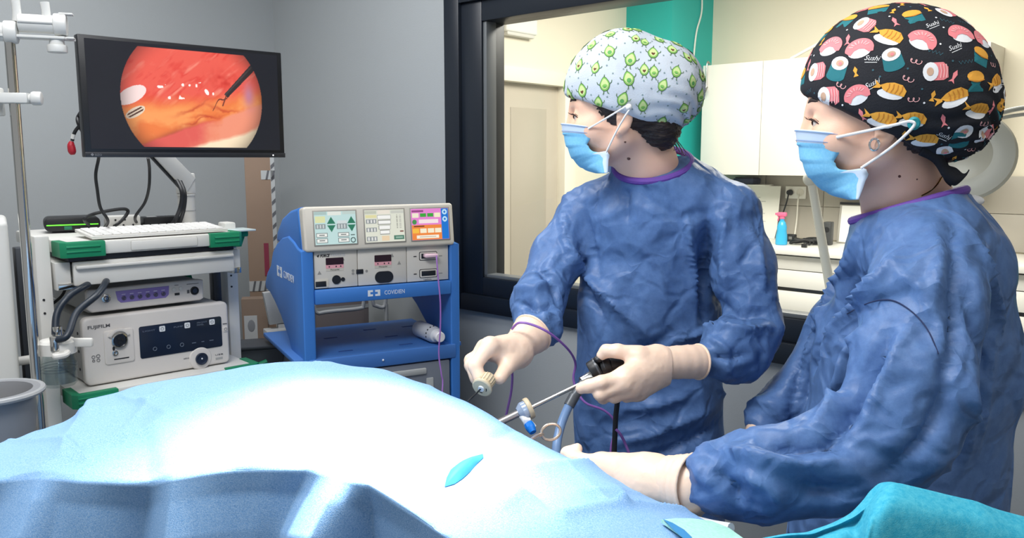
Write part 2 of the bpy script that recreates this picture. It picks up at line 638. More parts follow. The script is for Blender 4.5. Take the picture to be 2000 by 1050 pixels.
# ------------------------------------------------------------------ furniture and things in the room beyond
m_white = mat('white_lacquer', (238, 236, 230), 0.35)
m_whiteedge = mat('white_board', (226, 222, 212), 0.5)
lab = ['white wall cabinet door beside the teal pillar, with a steel hook', 'second white wall cabinet from the teal pillar',
       'third white wall cabinet from the teal pillar, behind the capped heads', 'white wall cabinet at the right end of the row, bare side panel showing']
xs = [0.395, 0.84, 1.29, 1.735, 2.18]
for i in range(4):
    t = thing('wall_cabinet', lab[i], 'cabinet', (xs[i], 3.16, 1.395), frame=WF, group='wall cabinets beyond the window')
    w = xs[i + 1] - xs[i]
    MB().box(0.001, w - 0.001, 0.018, 0.338, 0, 0.75, 0.001).build('body', m_whiteedge, t)
    MB().box(0.002, w - 0.002, -0.002, 0.017, -0.004, 0.75, 0.002).build('door', m_white, t)
    if i == 0:
        MB().tube([(0.035, 0.03, 0.763), (0.035, -0.008, 0.763), (0.035, -0.01, 0.60), (0.035, -0.03, 0.555), (0.05, -0.05, 0.56), (0.065, -0.05, 0.60)], 0.006, 8).build('hook', mat('brushed_steel', (190, 190, 188), 0.3, 1.0), t)
lab2 = ['white base drawer unit nearest the teal pillar', 'white base drawer unit under the blue spray bottle', 'white base drawer unit under the clipboard', 'white base drawer unit at the right end of the counter']
xs2 = [0.30, 0.95, 1.60, 2.25, 2.9]
m_gap = mat('recess_shade', (40, 40, 42), 0.6)  # dark carcass colour stands in for shade in drawer gaps and under worktop
for i in range(4):
    t = thing('base_cabinet', lab2[i], 'cabinet', (xs2[i], 2.90, 0), frame=WF, group='base drawer units beyond the window')
    w = xs2[i + 1] - xs2[i]
    MB().box(0.001, w - 0.001, 0.03, 0.598, 0.1, 0.90, 0.001).box(0.02, w - 0.02, 0.08, 0.55, 0, 0.1).build('body', m_gap, t)
    for z0, z1 in ((0.69, 0.80), (0.805, 0.89), (0.545, 0.665), (0.12, 0.52)):
        MB().box(0.002, w - 0.002, 0.0, 0.029, z0, z1, 0.002).build('drawer_front', m_white, t)
tag(MB().box(0.28, 2.95, 2.86, 3.487, 0.902, 0.942, 0.003).build('worktop', m_white, frame=WF), 'long white worktop beyond the window, with bottle and cables on it', 'worktop')

def on_counter(px, py, yl, z=0.942):
    # local x of a thing on the counter seen at pixel px
    a = P(px, py, 4.0) - Vector((0, 0, CAMH))
    inv = WF.m.inverted().to_3x3(); C = WF.m.inverted() @ Vector((0, 0, CAMH)); dl = inv @ a
    return C.x + dl.x * (yl - C.y) / dl.y

# spray bottle
x = on_counter(1527, 450, 3.05)
t = thing('spray_bottle', 'translucent blue spray bottle with pink trigger head on the worktop', 'bottle', (x, 3.05, 0.943), frame=WF)
m_blue = mat('blue_bottle', (60, 175, 225), 0.25, trans=0.0)
MB().lathe([(0, 0), (0.034, 0), (0.038, 0.006), (0.036, 0.06), (0.030, 0.09), (0.031, 0.12), (0.020, 0.15), (0.014, 0.155), (0.014, 0.17), (0, 0.17)], (0, 0, 0)).build('bottle_body', m_blue, t)
m_pink = mat('pink_plastic', (235, 110, 150), 0.4)
MB().cyl((0, 0, 0.17), (0, 0, 0.185), 0.016).box(-0.035, 0.028, -0.013, 0.013, 0.185, 0.212, 0.006).box(-0.048, -0.034, -0.008, 0.008, 0.193, 0.207, 0.003).build('spray_head', m_pink, t)
MB().tube([(-0.02, 0, 0.187), (-0.026, 0, 0.17), (-0.03, 0, 0.155)], 0.005, 8).build('trigger', m_pink, t)

# double socket on the backsplash with a black plug
x0 = on_counter(1535, 385, 3.49); x1 = on_counter(1575, 385, 3.49)
t = thing('wall_socket', 'white double socket plate on the grey tiled wall', 'socket', (x0, 3.487, 1.225), frame=WF)
sw = x1 - x0
MB().box(0, sw, -0.012, 0, 0, 0.085, 0.003).build('plate', m_white, t)
for k in (0.27, 0.73):
    MB().lathe([(0.026, 0.0), (0.026, 0.004), (0.021, 0.004), (0.020, 0.001), (0, 0.001)], (sw * k, -0.012, 0.043), (0, -1, 0), 24).build('outlet', m_whiteedge, t)
m_black = mat('black_plastic', (22, 23, 26), 0.45)
t2 = thing('plug', 'black plug with cord in the left outlet of the double socket', 'plug', (x0 + sw * 0.27, 3.47, 1.268), frame=WF)
MB().cyl((0, -0.032, 0), (0, 0.003, 0), 0.017, 0.02, 20, 0.003).build('plug_body', m_black, t2)
MB().tube([(0, -0.03, -0.005), (-0.005, -0.04, -0.06), (-0.03, -0.05, -0.16), (-0.055, -0.06, -0.26), (-0.06, -0.08, -0.318)], 0.0055, 8).build('cord', m_black, t2)
tag(MB().tube([WF.w(x0 + sw * 0.73, 3.455, 1.26), WF.w(x0 + sw * 0.74, 3.44, 1.2), WF.w(x0 + sw * 0.70, 3.45, 1.08), WF.w(x0 + sw * 0.7, 3.42, 0.95)], 0.005, 8).build('power_cord', m_whiteedge), 'white cord hanging from the right outlet of the double socket', 'cord')

# white sheet leaning against the tiles and a navy box above it
xa, xb = on_counter(1432, 420, 3.43), on_counter(1521, 420, 3.43)
t = thing('document_sheet', 'large white printed sheet leaning on the tiles behind the spray bottle', 'sheet', (xa, 3.40, 0.943), frame=WF)
Mt = Matrix.Rotation(R(-7), 4, 'X')
MB().box(0, xb - xa, 0, 0.004, 0, 0.37, M=Mt).build('paper', mat('white_paper', (232, 228, 220), 0.8), t)
for k in range(9):
    MB().box(0.12, 0.12 + random.uniform(0.08, 0.17), -0.0006, 0, 0.06 + 0.028 * k, 0.066 + 0.028 * k, M=Mt).build('printed_line', mat('grey_print', (190, 188, 184), 0.8), t)
xa, xb = on_counter(1443, 356, 3.45), on_counter(1482, 356, 3.45)
t = thing('tissue_case', 'small navy case lying on top of the white sheet under the cabinet', 'case', (xa, 3.36, 1.322), frame=WF)
MB().box(0, xb - xa, 0, 0.12, 0, 0.04, 0.006).build('case_body', mat('navy_plastic', (40, 48, 78), 0.5), t)
MB().box(0.01, xb - xa - 0.01, 0.01, 0.11, 0.04, 0.048, 0.003).build('lid', mat('dark_plastic', (28, 30, 38), 0.5), t)
t = thing('shelf_bracket', 'thin white ledge carrying the navy case under the cabinets', 'ledge', (xa - 0.05, 3.34, 1.312), frame=WF)
MB().box(0, 0.3, 0, 0.148, 0, 0.008, 0.002).build('ledge', m_white, t)

# clutter on the counter
t = thing('charger', 'square black charger brick on the worktop beside the spray bottle', 'charger', (on_counter(1546, 462, 3.3), 3.3, 0.943), frame=WF)
MB().box(-0.03, 0.03, -0.02, 0.02, 0, 0.05, 0.006).build('brick', m_black, t)
MB().box(-0.012, 0.012, -0.021, -0.019, 0.015, 0.035, 0.002).build('sticker', mat('grey_sticker', (120, 120, 120), 0.6), t)
for j, (pa, pb, yy, lb) in enumerate([(1548, 1600, 3.15, 'coil of black cable on the worktop right of the spray bottle'), (1575, 1625, 3.25, 'tangled black lead lying farther back on the worktop')]):
    xa, xb = on_counter(pa, 470, yy), on_counter(pb, 470, yy)
    pts = []
    for k in range(26):
        s = k / 25; pts.append(WF.w(xa + (xb - xa) * (0.5 + 0.5 * math.sin(k * 1.7 + j)) * (0.6 + 0.4 * s), yy + 0.06 * math.cos(k * 1.3), 0.949 + 0.03 * abs(math.sin(k * 2.1 + j)) ))
    tag(MB().tube(pts, 0.0055, 8, 5).build('cable_coil', m_black), lb, 'cable')
t = thing('adapter', 'tiny black adapter near the front edge of the worktop', 'adapter', (on_counter(1571, 478, 2.98), 2.98, 0.943), frame=WF)
MB().box(-0.016, 0.016, -0.012, 0.012, 0, 0.024, 0.003).build('adapter_body', m_black, t)
MB().cyl((0, 0.012, 0.012), (0, 0.03, 0.012), 0.005).build('adapter_neck', m_black, t)
t = thing('desk_speaker', 'upright dark grey speaker on the worktop beside the lamp arm', 'speaker', (on_counter(1618, 450, 3.25), 3.25, 0.943), frame=WF)
MB().box(-0.025, 0.025, -0.03, 0.03, 0, 0.15, 0.006).build('speaker_body', mat('charcoal_plastic', (58, 60, 62), 0.5), t)
MB().cyl((0, -0.0305, 0.1), (0, -0.0295, 0.1), 0.018).build('speaker_cone', m_black, t)
xa, xb = on_counter(1638, 430, 3.42), on_counter(1700, 430, 3.42)
t = thing('clipboard', 'white notice in a frame with a black top edge, leaning on the tiles', 'notice', (xa, 3.40, 0.943), frame=WF)
MB().box(0, xb - xa, 0, 0.012, 0, 0.27, 0.003, M=Mt).build('board', mat('grey_board', (176, 172, 164), 0.6), t)
MB().box(0.015, xb - xa - 0.015, -0.002, 0, 0.01, 0.25, M=Mt).build('paper', mat('bright_paper', (245, 245, 242), 0.8), t)
MB().box(0, xb - xa, -0.008, 0.012, 0.258, 0.274, 0.002, M=Mt).build('clip', m_black, t)

# emergency light box on the cream wall
t = thing('emergency_light', 'white rectangular emergency light high on the cream wall', 'light', (-0.1, 1.60, 2.235), frame=WF)
MB().box(0, 0.055, 0, 0.29, 0.02, 0.125, 0.012, 3).build('housing', m_white, t)
MB().box(0.002, 0.046, 0.02, 0.27, 0, 0.022, 0.006).build('diffuser', mat('frosted_plastic', (215, 212, 204), 0.5), t)
# white cable down the teal pillar
x = 0.30
tag(MB().tube([WF.w(0.285, 3.30, 2.74), WF.w(0.287, 3.31, 2.55), WF.w(0.285, 3.25, 2.4), WF.w(0.287, 3.22, 2.25), WF.w(0.30, 3.2, 2.16), WF.w(0.33, 3.22, 2.152)], 0.006, 8).build('wall_cable', m_white), 'white cable running down the teal pillar to the cabinet', 'cable')
# rolled paper strip on the cabinets
t = thing('paper_roll', 'white paper roll tilted up on top of the wall cabinets', 'paper roll', (on_counter(1545, 108, 3.3), 3.3, 2.15), frame=WF)
MB().cyl((0, 0, 0.012), (0.29, 0.0, 0.14), 0.011).build('roll', m_white, t)
MB().box(0.27, 0.29, -0.05, 0.05, 0.0, 0.12, 0.004).build('prop_block', m_white, t)
# small display at the right end
t = thing('small_display', 'small screen with black rim showing green, at the right edge by the window', 'display', (3.03, 0.42, 0), frame=WF)
MB().box(-0.06, 0.22, 0, 0.03, 1.13, 1.32, 0.006).build('housing', m_black, t)
MB().box(-0.045, 0.205, -0.001, 0.0, 1.142, 1.30).build('screen', mat('green_screen', (150, 220, 150), 0.4, emit=0.6), t)
MB().box(0.05, 0.11, 0.005, 0.025, 0, 1.13, 0.004).box(-0.05, 0.2, -0.08, 0.12, 0, 0.02, 0.004).build('stand', m_black, t)

# magnifier lamp on a jointed arm
m_lampw = mat('lamp_white', (226, 225, 218), 0.35)
t = thing('magnifier_lamp', 'large white magnifier lamp on a jointed arm behind the sushi cap', 'lamp', (2.2, 1.0, 0), frame=WF)
hc = Vector((0.40, 0.0, 1.50)); ax = Vector((0.12, -0.95, 0.28)).normalized()
MB().lathe([(0.085, 0.0), (0.13, -0.005), (0.150, 0.012), (0.155, 0.030), (0.148, 0.045), (0.120, 0.055), (0.085, 0.05), (0.085, 0.0)], hc, ax, 48).build('lamp_ring', m_lampw, t)
MB().lathe([(0, 0.012), (0.086, 0.012), (0.086, 0.02), (0, 0.030)], hc, ax, 40).build('lens', mat('frosted_lens', (222, 218, 205), 0.25), t)
MB().lathe([(0.0, 0.056), (0.03, 0.056), (0.034, 0.06), (0.0, 0.062)], hc + Vector((0.02, -0.012, -0.13)), ax, 20).build('switch', mat('lamp_grey', (176, 178, 178), 0.4), t)
MB().tube([hc + Vector((0.03, 0.01, 0.13)), hc + Vector((0.15, 0.05, 0.165)), hc + Vector((0.32, 0.1, 0.16))], 0.008, 10).tube([hc + Vector((0.04, 0.01, 0.12)), hc + Vector((0.16, 0.05, 0.145)), hc + Vector((0.32, 0.1, 0.14))], 0.006, 10).build('bracket', m_lampw, t)
# arm: from base beyond the counter up to a joint, then to the head
MB().cyl((0.03, 0, 0.75), (-0.125, 0, 1.425), 0.019, 0.016).build('lower_arm', m_lampw, t)
MB().cyl((-0.125, 0, 1.425), (0.34, 0.12, 1.66), 0.014).build('upper_arm', m_lampw, t)
MB().ball((-0.125, 0, 1.425), 0.03).build('joint', m_lampw, t)
MB().cyl((0.03, 0, 0.03), (0.03, 0, 0.77), 0.02).build('pole', m_lampw, t)
MB().cyl((0.03, 0, 0.0), (0.03, 0, 0.035), 0.2, 0.18, 32, 0.006).build('base', m_lampw, t)

# ------------------------------------------------------------------ endoscopy trolley
m_cartw = mat('trolley_white_enamel', (214, 212, 206), 0.4)
m_cartg = mat('trolley_grey_enamel', (170, 172, 172), 0.45)
m_green = mat('green_bumper_rubber', (14, 128, 88), 0.45)
m_matblk = mat('black_shelf_mat', (30, 33, 42), 0.6)
m_chrome = mat('chrome', (205, 203, 198), 0.12, 1.0)
m_cable = mat('black_cable', (26, 27, 30), 0.5)
CF = Frame((-1.1437, 2.14), 43)
t = thing('endoscopy_trolley', 'white equipment trolley with green corner bumpers carrying the monitor and processor', 'trolley', (0, 0, 0), frame=CF)


def bumper(x0, x1, y0, y1, z0, z1, sx):
    """L-shaped ribbed corner guard"""
    h = z1 - z0
    g = MB()
    if sx < 0:
        pts = [(x0, y1), (x0, y0 + 0.012), (x0 + 0.012, y0), (x1, y0), (x1, y0 + 0.02), (x0 + 0.022, y0 + 0.02), (x0 + 0.022, y1)]
    else:
        pts = [(x1, y1), (x1, y0 + 0.012), (x1 - 0.012, y0), (x0, y0), (x0, y0 + 0.02), (x1 - 0.022, y0 + 0.02), (x1 - 0.022, y1)]
    g.prism(pts, z0, z1, 'z', 0.003)
    for k in (0.32, 0.62):
        g.box(x0 + 0.012, x1 - 0.012, y0 - 0.003, y0 + 0.004, z0 + h * k, z0 + h * (k + 0.13), 0.0015)
    return g.build('corner_bumper', m_green, t)

top = MB().box(-0.042, 0.423, -0.048, 0.46, 1.252, 1.287, 0.005).build('top_shelf', m_cartw, t)
MB().box(0.12, 0.30, -0.053, -0.047, 1.256, 1.283, 0.004).build('handle_recess', m_cartw, top)
bumper(-0.052, 0.054, -0.058, 0.03, 1.248, 1.289, -1)
bumper(0.335, 0.433, -0.058, 0.03, 1.248, 1.289, 1)
bumper(0.345, 0.433, 0.40, 0.47, 1.248, 1.292, 1)
MB().box(0.43, 0.52, 0.04, 0.13, 1.280, 1.285, 0.001).build('side_tray', mat('pale_tray', (190, 205, 205), 0.3), t)
MB().box(0.425, 0.505, 0.06, 0.12, 1.262, 1.280, 0.004).prism([(0.47, 1.23), (0.49, 1.23), (0.505, 1.268), (0.455, 1.268)], 0.08, 0.10, 'y', 0.002).build('tray_clip', m_green, t)
MB().box(-0.03, 0.415, -0.03, 0.44, 1.236, 1.251, 0.002).build('shelf_mat', m_matblk, t)
dr = MB().box(-0.02, 0.412, -0.035, -0.02, 1.172, 1.235, 0.004).box(-0.015, 0.405, -0.022, 0.40, 1.19, 1.226, 0.002).build('drawer', m_cartw, t)
MB().box(-0.016, 0.408, -0.047, -0.03, 1.216, 1.226, 0.004).build('drawer_lip', m_cartw, dr)
for x0, x1 in ((-0.058, -0.022), (0.414, 0.44)):
    MB().box(x0, x1, -0.015, 0.44, 1.162, 1.234, 0.002).build('drawer_rail', m_cartw, t)
    MB().box(x0 + 0.004, x1 + 0.03 * (x0 < 0), -0.019, -0.014, 1.163, 1.180, 0.001).build('rail_slide', m_chrome, t)
low = MB().box(-0.042, 0.45, -0.055, 0.48, 0.858, 0.889, 0.004).build('lower_shelf', m_cartw, t)
bumper(-0.052, 0.06, -0.068, 0.03, 0.853, 0.892, -1)
bumper(0.36, 0.465, -0.068, 0.03, 0.853, 0.892, 1)
MB().box(-0.042, 0.45, -0.055, 0.48, 0.30, 0.33, 0.004).build('bottom_shelf', m_cartw, t)
for x in (-0.098, 0.448):
    yo = 0.0 if x < 0 else 0.10
    p = MB().box(x, x + 0.036, yo, yo + 0.055, 0.10, 1.305, 0.006).build('upright', m_cartw, t)
    for z in (1.14, 1.125):
        MB().cyl((x + 0.012, yo - 0.002, z - 0.02 * (z < 1.13)), (x + 0.012, yo + 0.0005, z - 0.02 * (z < 1.13)), 0.003, None, 10).build('screw', m_cable, p)
    MB().box(x - 0.002, x + 0.034, 0.20, 0.235, 0.10, 1.26, 0.003).build('slotted_rail', mat('dark_anodised_rail', (70, 74, 80), 0.4, 0.6), t)
    MB().box(x, x + 0.04, -0.02, 0.46, 0.07, 0.11, 0.01).build('foot_rail', m_cartg, t)
    for y in (0.0, 0.43):
        MB().cyl((x + 0.004, y, 0.036), (x + 0.034, y, 0.036), 0.036, None, 24, 0.004).build('castor', m_cable, t)
MB().cyl((-0.175, 0.115, 0.965), (-0.095, 0.115, 0.965), 0.012).build('clamp_bar', m_cartw, t)
MB().cyl((-0.19, 0.115, 0.965), (-0.165, 0.115, 0.965), 0.019, None, 12, 0.003).build('clamp_knob', m_cartg, t)
# monitor arm
arm = MB().cyl((0.40, 0.27, 1.287), (0.40, 0.27, 1.388), 0.026, None, 32).cyl((0.40, 0.27, 1.385), (0.40, 0.27, 1.39), 0.028, None, 32).build('arm_post', m_cartw, t)
MB().cyl((0.40, 0.27, 1.337), (0.40, 0.27, 1.339), 0.0268, None, 32).build('arm_seam', m_cartg, arm)
MB().box(0.375, 0.425, 0.25, 0.29, 1.39, 1.455, 0.005).build('arm_joint', m_cartw, t)
for z in (1.405, 1.44):
    MB().cyl((0.385, 0.2485, z), (0.385, 0.2505, z), 0.003, None, 10).build('arm_screw', m_cable, t)
MB().prism([(0.395, 1.395), (0.425, 1.44), (0.30, 1.575), (0.235, 1.62), (0.215, 1.60), (0.28, 1.53)], 0.245, 0.275, 'y', 0.005).build('arm_beam', m_cartw, t)
MB().prism([(0.392, 1.388), (0.397, 1.395), (0.281, 1.53), (0.215, 1.60), (0.212, 1.595), (0.276, 1.524)], 0.252, 0.268, 'y', 0.002).build('arm_underside', m_cable, t)
MB().cyl((0.225, 0.1, 1.61), (0.225, 0.265, 1.61), 0.018, None, 20).build('monitor_mount', m_cable, t)

# monitor (frame of its own, same direction as the trolley)
MF = Frame((-1.0631, 2.085), 43)
t = thing('monitor', 'flat black monitor on a white arm showing a round red surgical picture', 'monitor', (0, 0, 1.655), frame=MF)
MB().box(-0.012, 0.534, 0.0, 0.028, -0.151, 0.151, 0.003).box(0.08, 0.45, 0.027, 0.06, -0.11, 0.11, 0.015).build('housing', mat('monitor_black', (20, 21, 25), 0.4), t)
MB().box(-0.012, 0.534, -0.003, 0.001, -0.151, -0.138, 0.001).build('lower_bezel', mat('monitor_bezel', (36, 38, 44), 0.35), t)


def mon_pic(u, v):
    # u 0..1 left-right, v 0..1 bottom-top ; aspect 1.9
    A = 1.87
    x = (u - 0.525) * A; y = v - 0.5
    p = np.stack([u.ravel() * 6 * A, v.ravel() * 6, u.ravel() * 0 + 3.1], 1)
    n1 = fbm(p, 4).reshape(u.shape); n2 = fbm(np.stack([p[:, 0] * 0.6 + p[:, 1] * 0.5, p[:, 1] * 2.6 - p[:, 0] * 2.2, p[:, 2]], 1) + 9, 3).reshape(u.shape); n3 = vnoise(p * 5 + 40).reshape(u.shape)
    def mix(a, b, t): return a + (b - a) * np.clip(t, 0, 1)[..., None]
    def C(*c): return np.array(c, float) / 255
    sm = lambda e0, e1, z: np.clip((z - e0) / (e1 - e0), 0, 1)
    c = np.ones(u.shape + (3,)) * C(238, 96, 80)
    c = mix(c, C(225, 62, 52), sm(0.0, 0.35, n2 * 0.6 + n1 * 0.5))
    c = mix(c, C(246, 138, 118), sm(0.1, 0.6, n2))
    # fat tissue, orange, lower part
    bl = -0.02 + 0.16 * (u - 0.4) + 0.05 * n1 + 0.30 * np.clip(u - 0.62, 0, 1)
    c = mix(c, C(240, 128, 66), sm(-0.05, 0.10, bl - y))
    c = mix(c, C(250, 160, 92), sm(0.1, 0.5, n1 + 0.25) * sm(0.02, 0.14, bl - y))
    # darker furrows
    for k, (a0, b0, sl, wd) in enumerate([(-0.02, -0.10, 0.32, 0.014), (0.12, -0.17, 0.42, 0.012), (0.28, -0.08, -0.4, 0.012), (0.02, -0.2, 0.15, 0.010), (0.3, -0.2, 0.5, 0.012)]):
        dd = np.abs(y - (b0 + sl * (x - a0) + 0.05 * np.sin(7 * x + 2 * k) + 0.07 * n1))
        c = mix(c, C(190, 62, 36), np.exp(-(dd / wd) ** 2) * np.exp(-((x - a0) / 0.15) ** 2) * 0.6)
    c = mix(c, C(205, 50, 40), np.exp(-(((x - 0.32) / 0.16) ** 2 + ((y - 0.2) / 0.09) ** 2)) * (0.5 + 0.6 * n3) )
    c = mix(c, C(120, 45, 40), np.exp(-(((x + 0.2) / 0.25) ** 2 + ((y + 0.36 - 0.35 * (x + 0.2)) / 0.05) ** 2)) * 0.7)
    # pink lobe bottom left, pale area bottom right
    lob = (-0.40 + 0.36 * (x + 0.45) + 0.03 * n1) - y
    c = mix(c, C(226, 96, 86), sm(0.0, 0.03, lob) * sm(0.30, 0.05, x))
    c = mix(c, C(242, 150, 120), sm(0.02, 0.05, lob) * sm(-0.1, 0.25, x + n1 * 0.3))
    pal = (-0.47 + 0.26 * (x + 0.05) + 0.35 * np.clip(x - 0.3, 0, 1) ** 2 + 0.03 * n1) - y
    c = mix(c, C(252, 230, 196), sm(-0.01, 0.03, pal))
    # purple patch at right
    c = mix(c, C(200, 128, 150), np.exp(-(((x - 0.56) / 0.06) ** 2 + ((y - 0.06) / 0.12) ** 2)))
    # specular sparkle band
    sp = (n3 > 0.42) & (np.abs(y - (0.06 + 0.12 * (x + 0.2))) < 0.075) & (x < 0.2) & (x > -0.42)
    c = np.where(sp[..., None], C(255, 246, 240), c)
    sp = (((x - 0.12) / 0.022) ** 2 + ((y - 0.075 + 0.6 * (x - 0.12)) / 0.025) ** 2) < 1
    c = np.where(sp[..., None], C(255, 250, 246), c)
    # white jaws at left
    xr = (x + 0.60) * 0.86 + (y - 0.01) * 0.5; yr = (y - 0.01) * 0.86 - (x + 0.60) * 0.5
    c = np.where(((xr / 0.15) ** 2 + (yr / 0.07) ** 2 < 1)[..., None], C(252, 226, 222), c)
    xr = (x + 0.575) * 0.86 + (y + 0.15) * 0.5; yr = (y + 0.15) * 0.86 - (x + 0.575) * 0.5
    e = (xr / 0.10) ** 2 + (yr / 0.042) ** 2
    c = np.where((e < 1)[..., None], C(236, 214, 190), c); c = np.where(((e < 0.7) & (np.abs(yr) > 0.006) & (np.abs(yr) < 0.02))[..., None], C(92, 60, 48), c)
    # dark instrument from the right with hook
    ax, ay, bx, by = 0.315, 0.045, 0.62, 0.36
    L = math.hypot(bx - ax, by - ay); tt = ((x - ax) * (bx - ax) + (y - ay) * (by - ay)) / L; dd = ((x - ax) * (by - ay) - (y - ay) * (bx - ax)) / L
    c = np.where(((tt > 0) & (np.abs(dd) < 0.024 + 0.02 * tt))[..., None], C(52, 42, 42) + 0.10 * np.exp(-((dd + 0.012) / 0.008) ** 2)[..., None], c)
    hk = np.abs(y - (0.02 - 0.9 * (x - 0.30) ** 2 * 8 + 0.012 * np.sin(60 * x)))
    c = np.where(((hk < 0.007) & (x > 0.17) & (x < 0.33))[..., None], C(110, 52, 40), c)
    c = np.where(((np.abs(x - 0.315 + 0.4 * (0.04 - y)) < 0.007) & (y < 0.05) & (y > -0.06))[..., None], C(120, 60, 46), c)
    inside = ((x / 0.715) ** 2 + ((y - 0.02) / 0.715) ** 2 < 1)
    # round picture cut by the top and bottom of the screen
    rr = np.sqrt(x ** 2 + (y * 1.0) ** 2)
    m = (rr < 0.70) & (y < 0.47) & (y > -0.475)
    vig = 1 - 0.35 * np.clip((rr - 0.5) / 0.2, 0, 1) ** 2
    return np.where(m[..., None], c * vig[..., None], C(22, 24, 32))
painted('screen_picture', 430, 240, 0.516, 0.272, mon_pic, attr_mat('monitor_screen', 1.05, 0.3), t, Matrix.Translation((0.261, -0.0012, 0.006)), label='round red and orange keyhole surgery picture')
MB().cyl((0.495, -0.004, -0.1445), (0.495, -0.002, -0.1445), 0.002, None, 10).build('power_light', mat('white_led', (255, 255, 255), 0.4, emit=1.2), t)
MB().prism([(-0.0, -0.1445), (0.004, -0.1485), (0.008, -0.1445), (0.004, -0.1405)], -0.0038, -0.0028, 'y').build('maker_mark', mat('grey_mark', (120, 122, 126), 0.5), t)
lettering('EIZO', 0.010, -0.1475, 0.0075, -0.003, MATS['grey_mark'], t)

# video processor with FUJIFILM lettering
m_proc = mat('processor_ivory', (214, 208, 202), 0.42)
m_procside = mat('processor_grey', (160, 160, 158), 0.45)
m_print = mat('grey_ink', (84, 84, 86), 0.6)
t = thing('video_processor', 'large ivory video processor with dark touch panel on the lower trolley shelf', 'video processor', (0, 0, 0.8895), frame=CF)
MB().box(0.004, 0.396, 0.02, 0.44, 0.004, 0.186, 0.012).build('case', m_procside, t)
MB().prism(rrect(0, 0.402, 0.003, 0.189, 0.016), 0, 0.03, 'y', 0.007, 3).build('front_panel', m_proc, t)
for x in (0.05, 0.35):
    for y in (0.06, 0.40): MB().cyl((x, y, 0), (x, y, 0.006), 0.015).build('foot', m_cable, t)
for z in (0.04, 0.09, 0.14):
    MB().cyl((0.002, 0.06, z), (0.0045, 0.06, z), 0.004, None, 10).build('side_screw', m_cable, t)
for z in (0.075, 0.085, 0.095, 0.105, 0.115, 0.125):
    MB().box(0.0025, 0.005, 0.12, 0.2, z, z + 0.004).build('vent_slot', m_cable, t)
lettering('FUJIFILM', 0.012, 0.1585, 0.0125, -0.0005, m_print, t, width=0.056, bold=0.0002)
pn = MB().prism(rrect(0.143, 0.379, 0.056, 0.147, 0.006), -0.002, 0.004, 'y', 0.001).build('touch_panel', mat('dark_touch_panel', (26, 36, 54), 0.18), t)
m_icon = mat('panel_icon_white', (225, 228, 232), 0.5)
m_icond = mat('panel_icon_dim', (105, 116, 134), 0.5)
for x, z in ((0.206, 0.1335), (0.277, 0.1335), (0.350, 0.1335)):
    MB().prism(rrect(x - 0.008, x + 0.008, z - 0.008, z + 0.008, 0.003), -0.003, -0.0015, 'y').build('touch_key', m_icon, pn)
    MB().tube([(x + 0.004 * math.cos(a), -0.0032, z + 0.004 * math.sin(a)) for a in [2 * math.pi * i / 12 for i in range(12)]], 0.0006, 5, 0, True).build('key_symbol', m_print, pn)
for x, z, s, w in ((0.152, 0.131, 'LIGHT', 0.034), (0.238, 0.131, 'PUMP', 0.026), (0.305, 0.1345, 'FRONT', 0.03), (0.305, 0.128, 'PANEL', 0.02)):
    lettering(s, x, z, 0.006, -0.0021, m_icond, pn, width=w)
for x in (0.183, 0.221, 0.259):
    MB().tube([(x + 0.005 * math.cos(a), -0.0024, 0.079 + 0.005 * math.sin(a)) for a in [2 * math.pi * i / 14 for i in range(14)]], 0.0009, 5, 0, True).build('panel_symbol', m_icond, pn)
for x, w in ((0.288, 0.012), (0.316, 0.008), (0.34, 0.012)):
    MB().box(x, x + w, -0.0026, -0.0018, 0.078, 0.080).build('panel_mark', m_icond, pn)
# connector socket plate
sp = MB().prism(rrect(0.050, 0.128, 0.054, 0.148, 0.008) , -0.004, 0.004, 'y', 0.003).build('connector_plate', m_proc, t)
MB().prism([(0.089 + 0.030 * math.cos(R(a)), 0.122 + 0.030 * math.sin(R(a))) for a in range(20, 161, 10)] + [(0.089 + 0.022 * math.cos(R(a)), 0.122 + 0.022 * math.sin(R(a))) for a in range(160, 19, -10)], -0.010, -0.003, 'y', 0.001).build('connector_hood', m_proc, sp)
MB().lathe([(0.020, 0), (0.021, 0.007), (0.018, 0.008), (0.016, 0.003), (0, 0.003)], (0.089, -0.004, 0.119), (0, -1, 0)).build('connector_ring', m_chrome, sp)
MB().cyl((0.089, -0.0078, 0.119), (0.089, -0.006, 0.119), 0.0155).build('connector_core', mat('dark_steel', (66, 68, 72), 0.3, 0.8), sp)
for dx, dz, r in ((-0.002, 0.006, 0.0045), (-0.001, -0.007, 0.0045), (0.008, 0.0, 0.003)):
    MB().cyl((0.089 + dx, -0.0095, 0.119 + dz), (0.089 + dx, -0.0075, 0.119 + dz), r).build('connector_pin', m_cable, sp)
MB().prism(rrect(0.0705, 0.0765, 0.092, 0.103, 0.003), -0.005, -0.003, 'y').build('keyhole', m_cable, sp)
MB().lathe([(0.007, 0), (0.0075, 0.004), (0.005, 0.0045), (0, 0.002)], (0.076, -0.004, 0.0855), (0, -1, 0)).build('small_port', m_chrome, sp)
MB().box(0.073, 0.112, -0.0046, -0.0035, 0.0655, 0.0685).build('caption', m_cable, sp)
for x, z, r in ((0.022, 0.0815, 0.004), (0.034, 0.0825, 0.0045), (0.022, 0.071, 0.003), (0.034, 0.071, 0.004)):
    MB().tube([(x + r * math.cos(a), -0.0008, z + r * math.sin(a)) for a in [2 * math.pi * i / 10 for i in range(10)]], 0.0007, 5, 0, True).build('printed_symbol', m_print, t)
kn = MB().lathe([(0.034, 0.0), (0.031, 0.004), (0.020, 0.006), (0, 0.006)], (0.311, 0, 0.030), (0, -1, 0)).build('port_surround', m_proc, t)
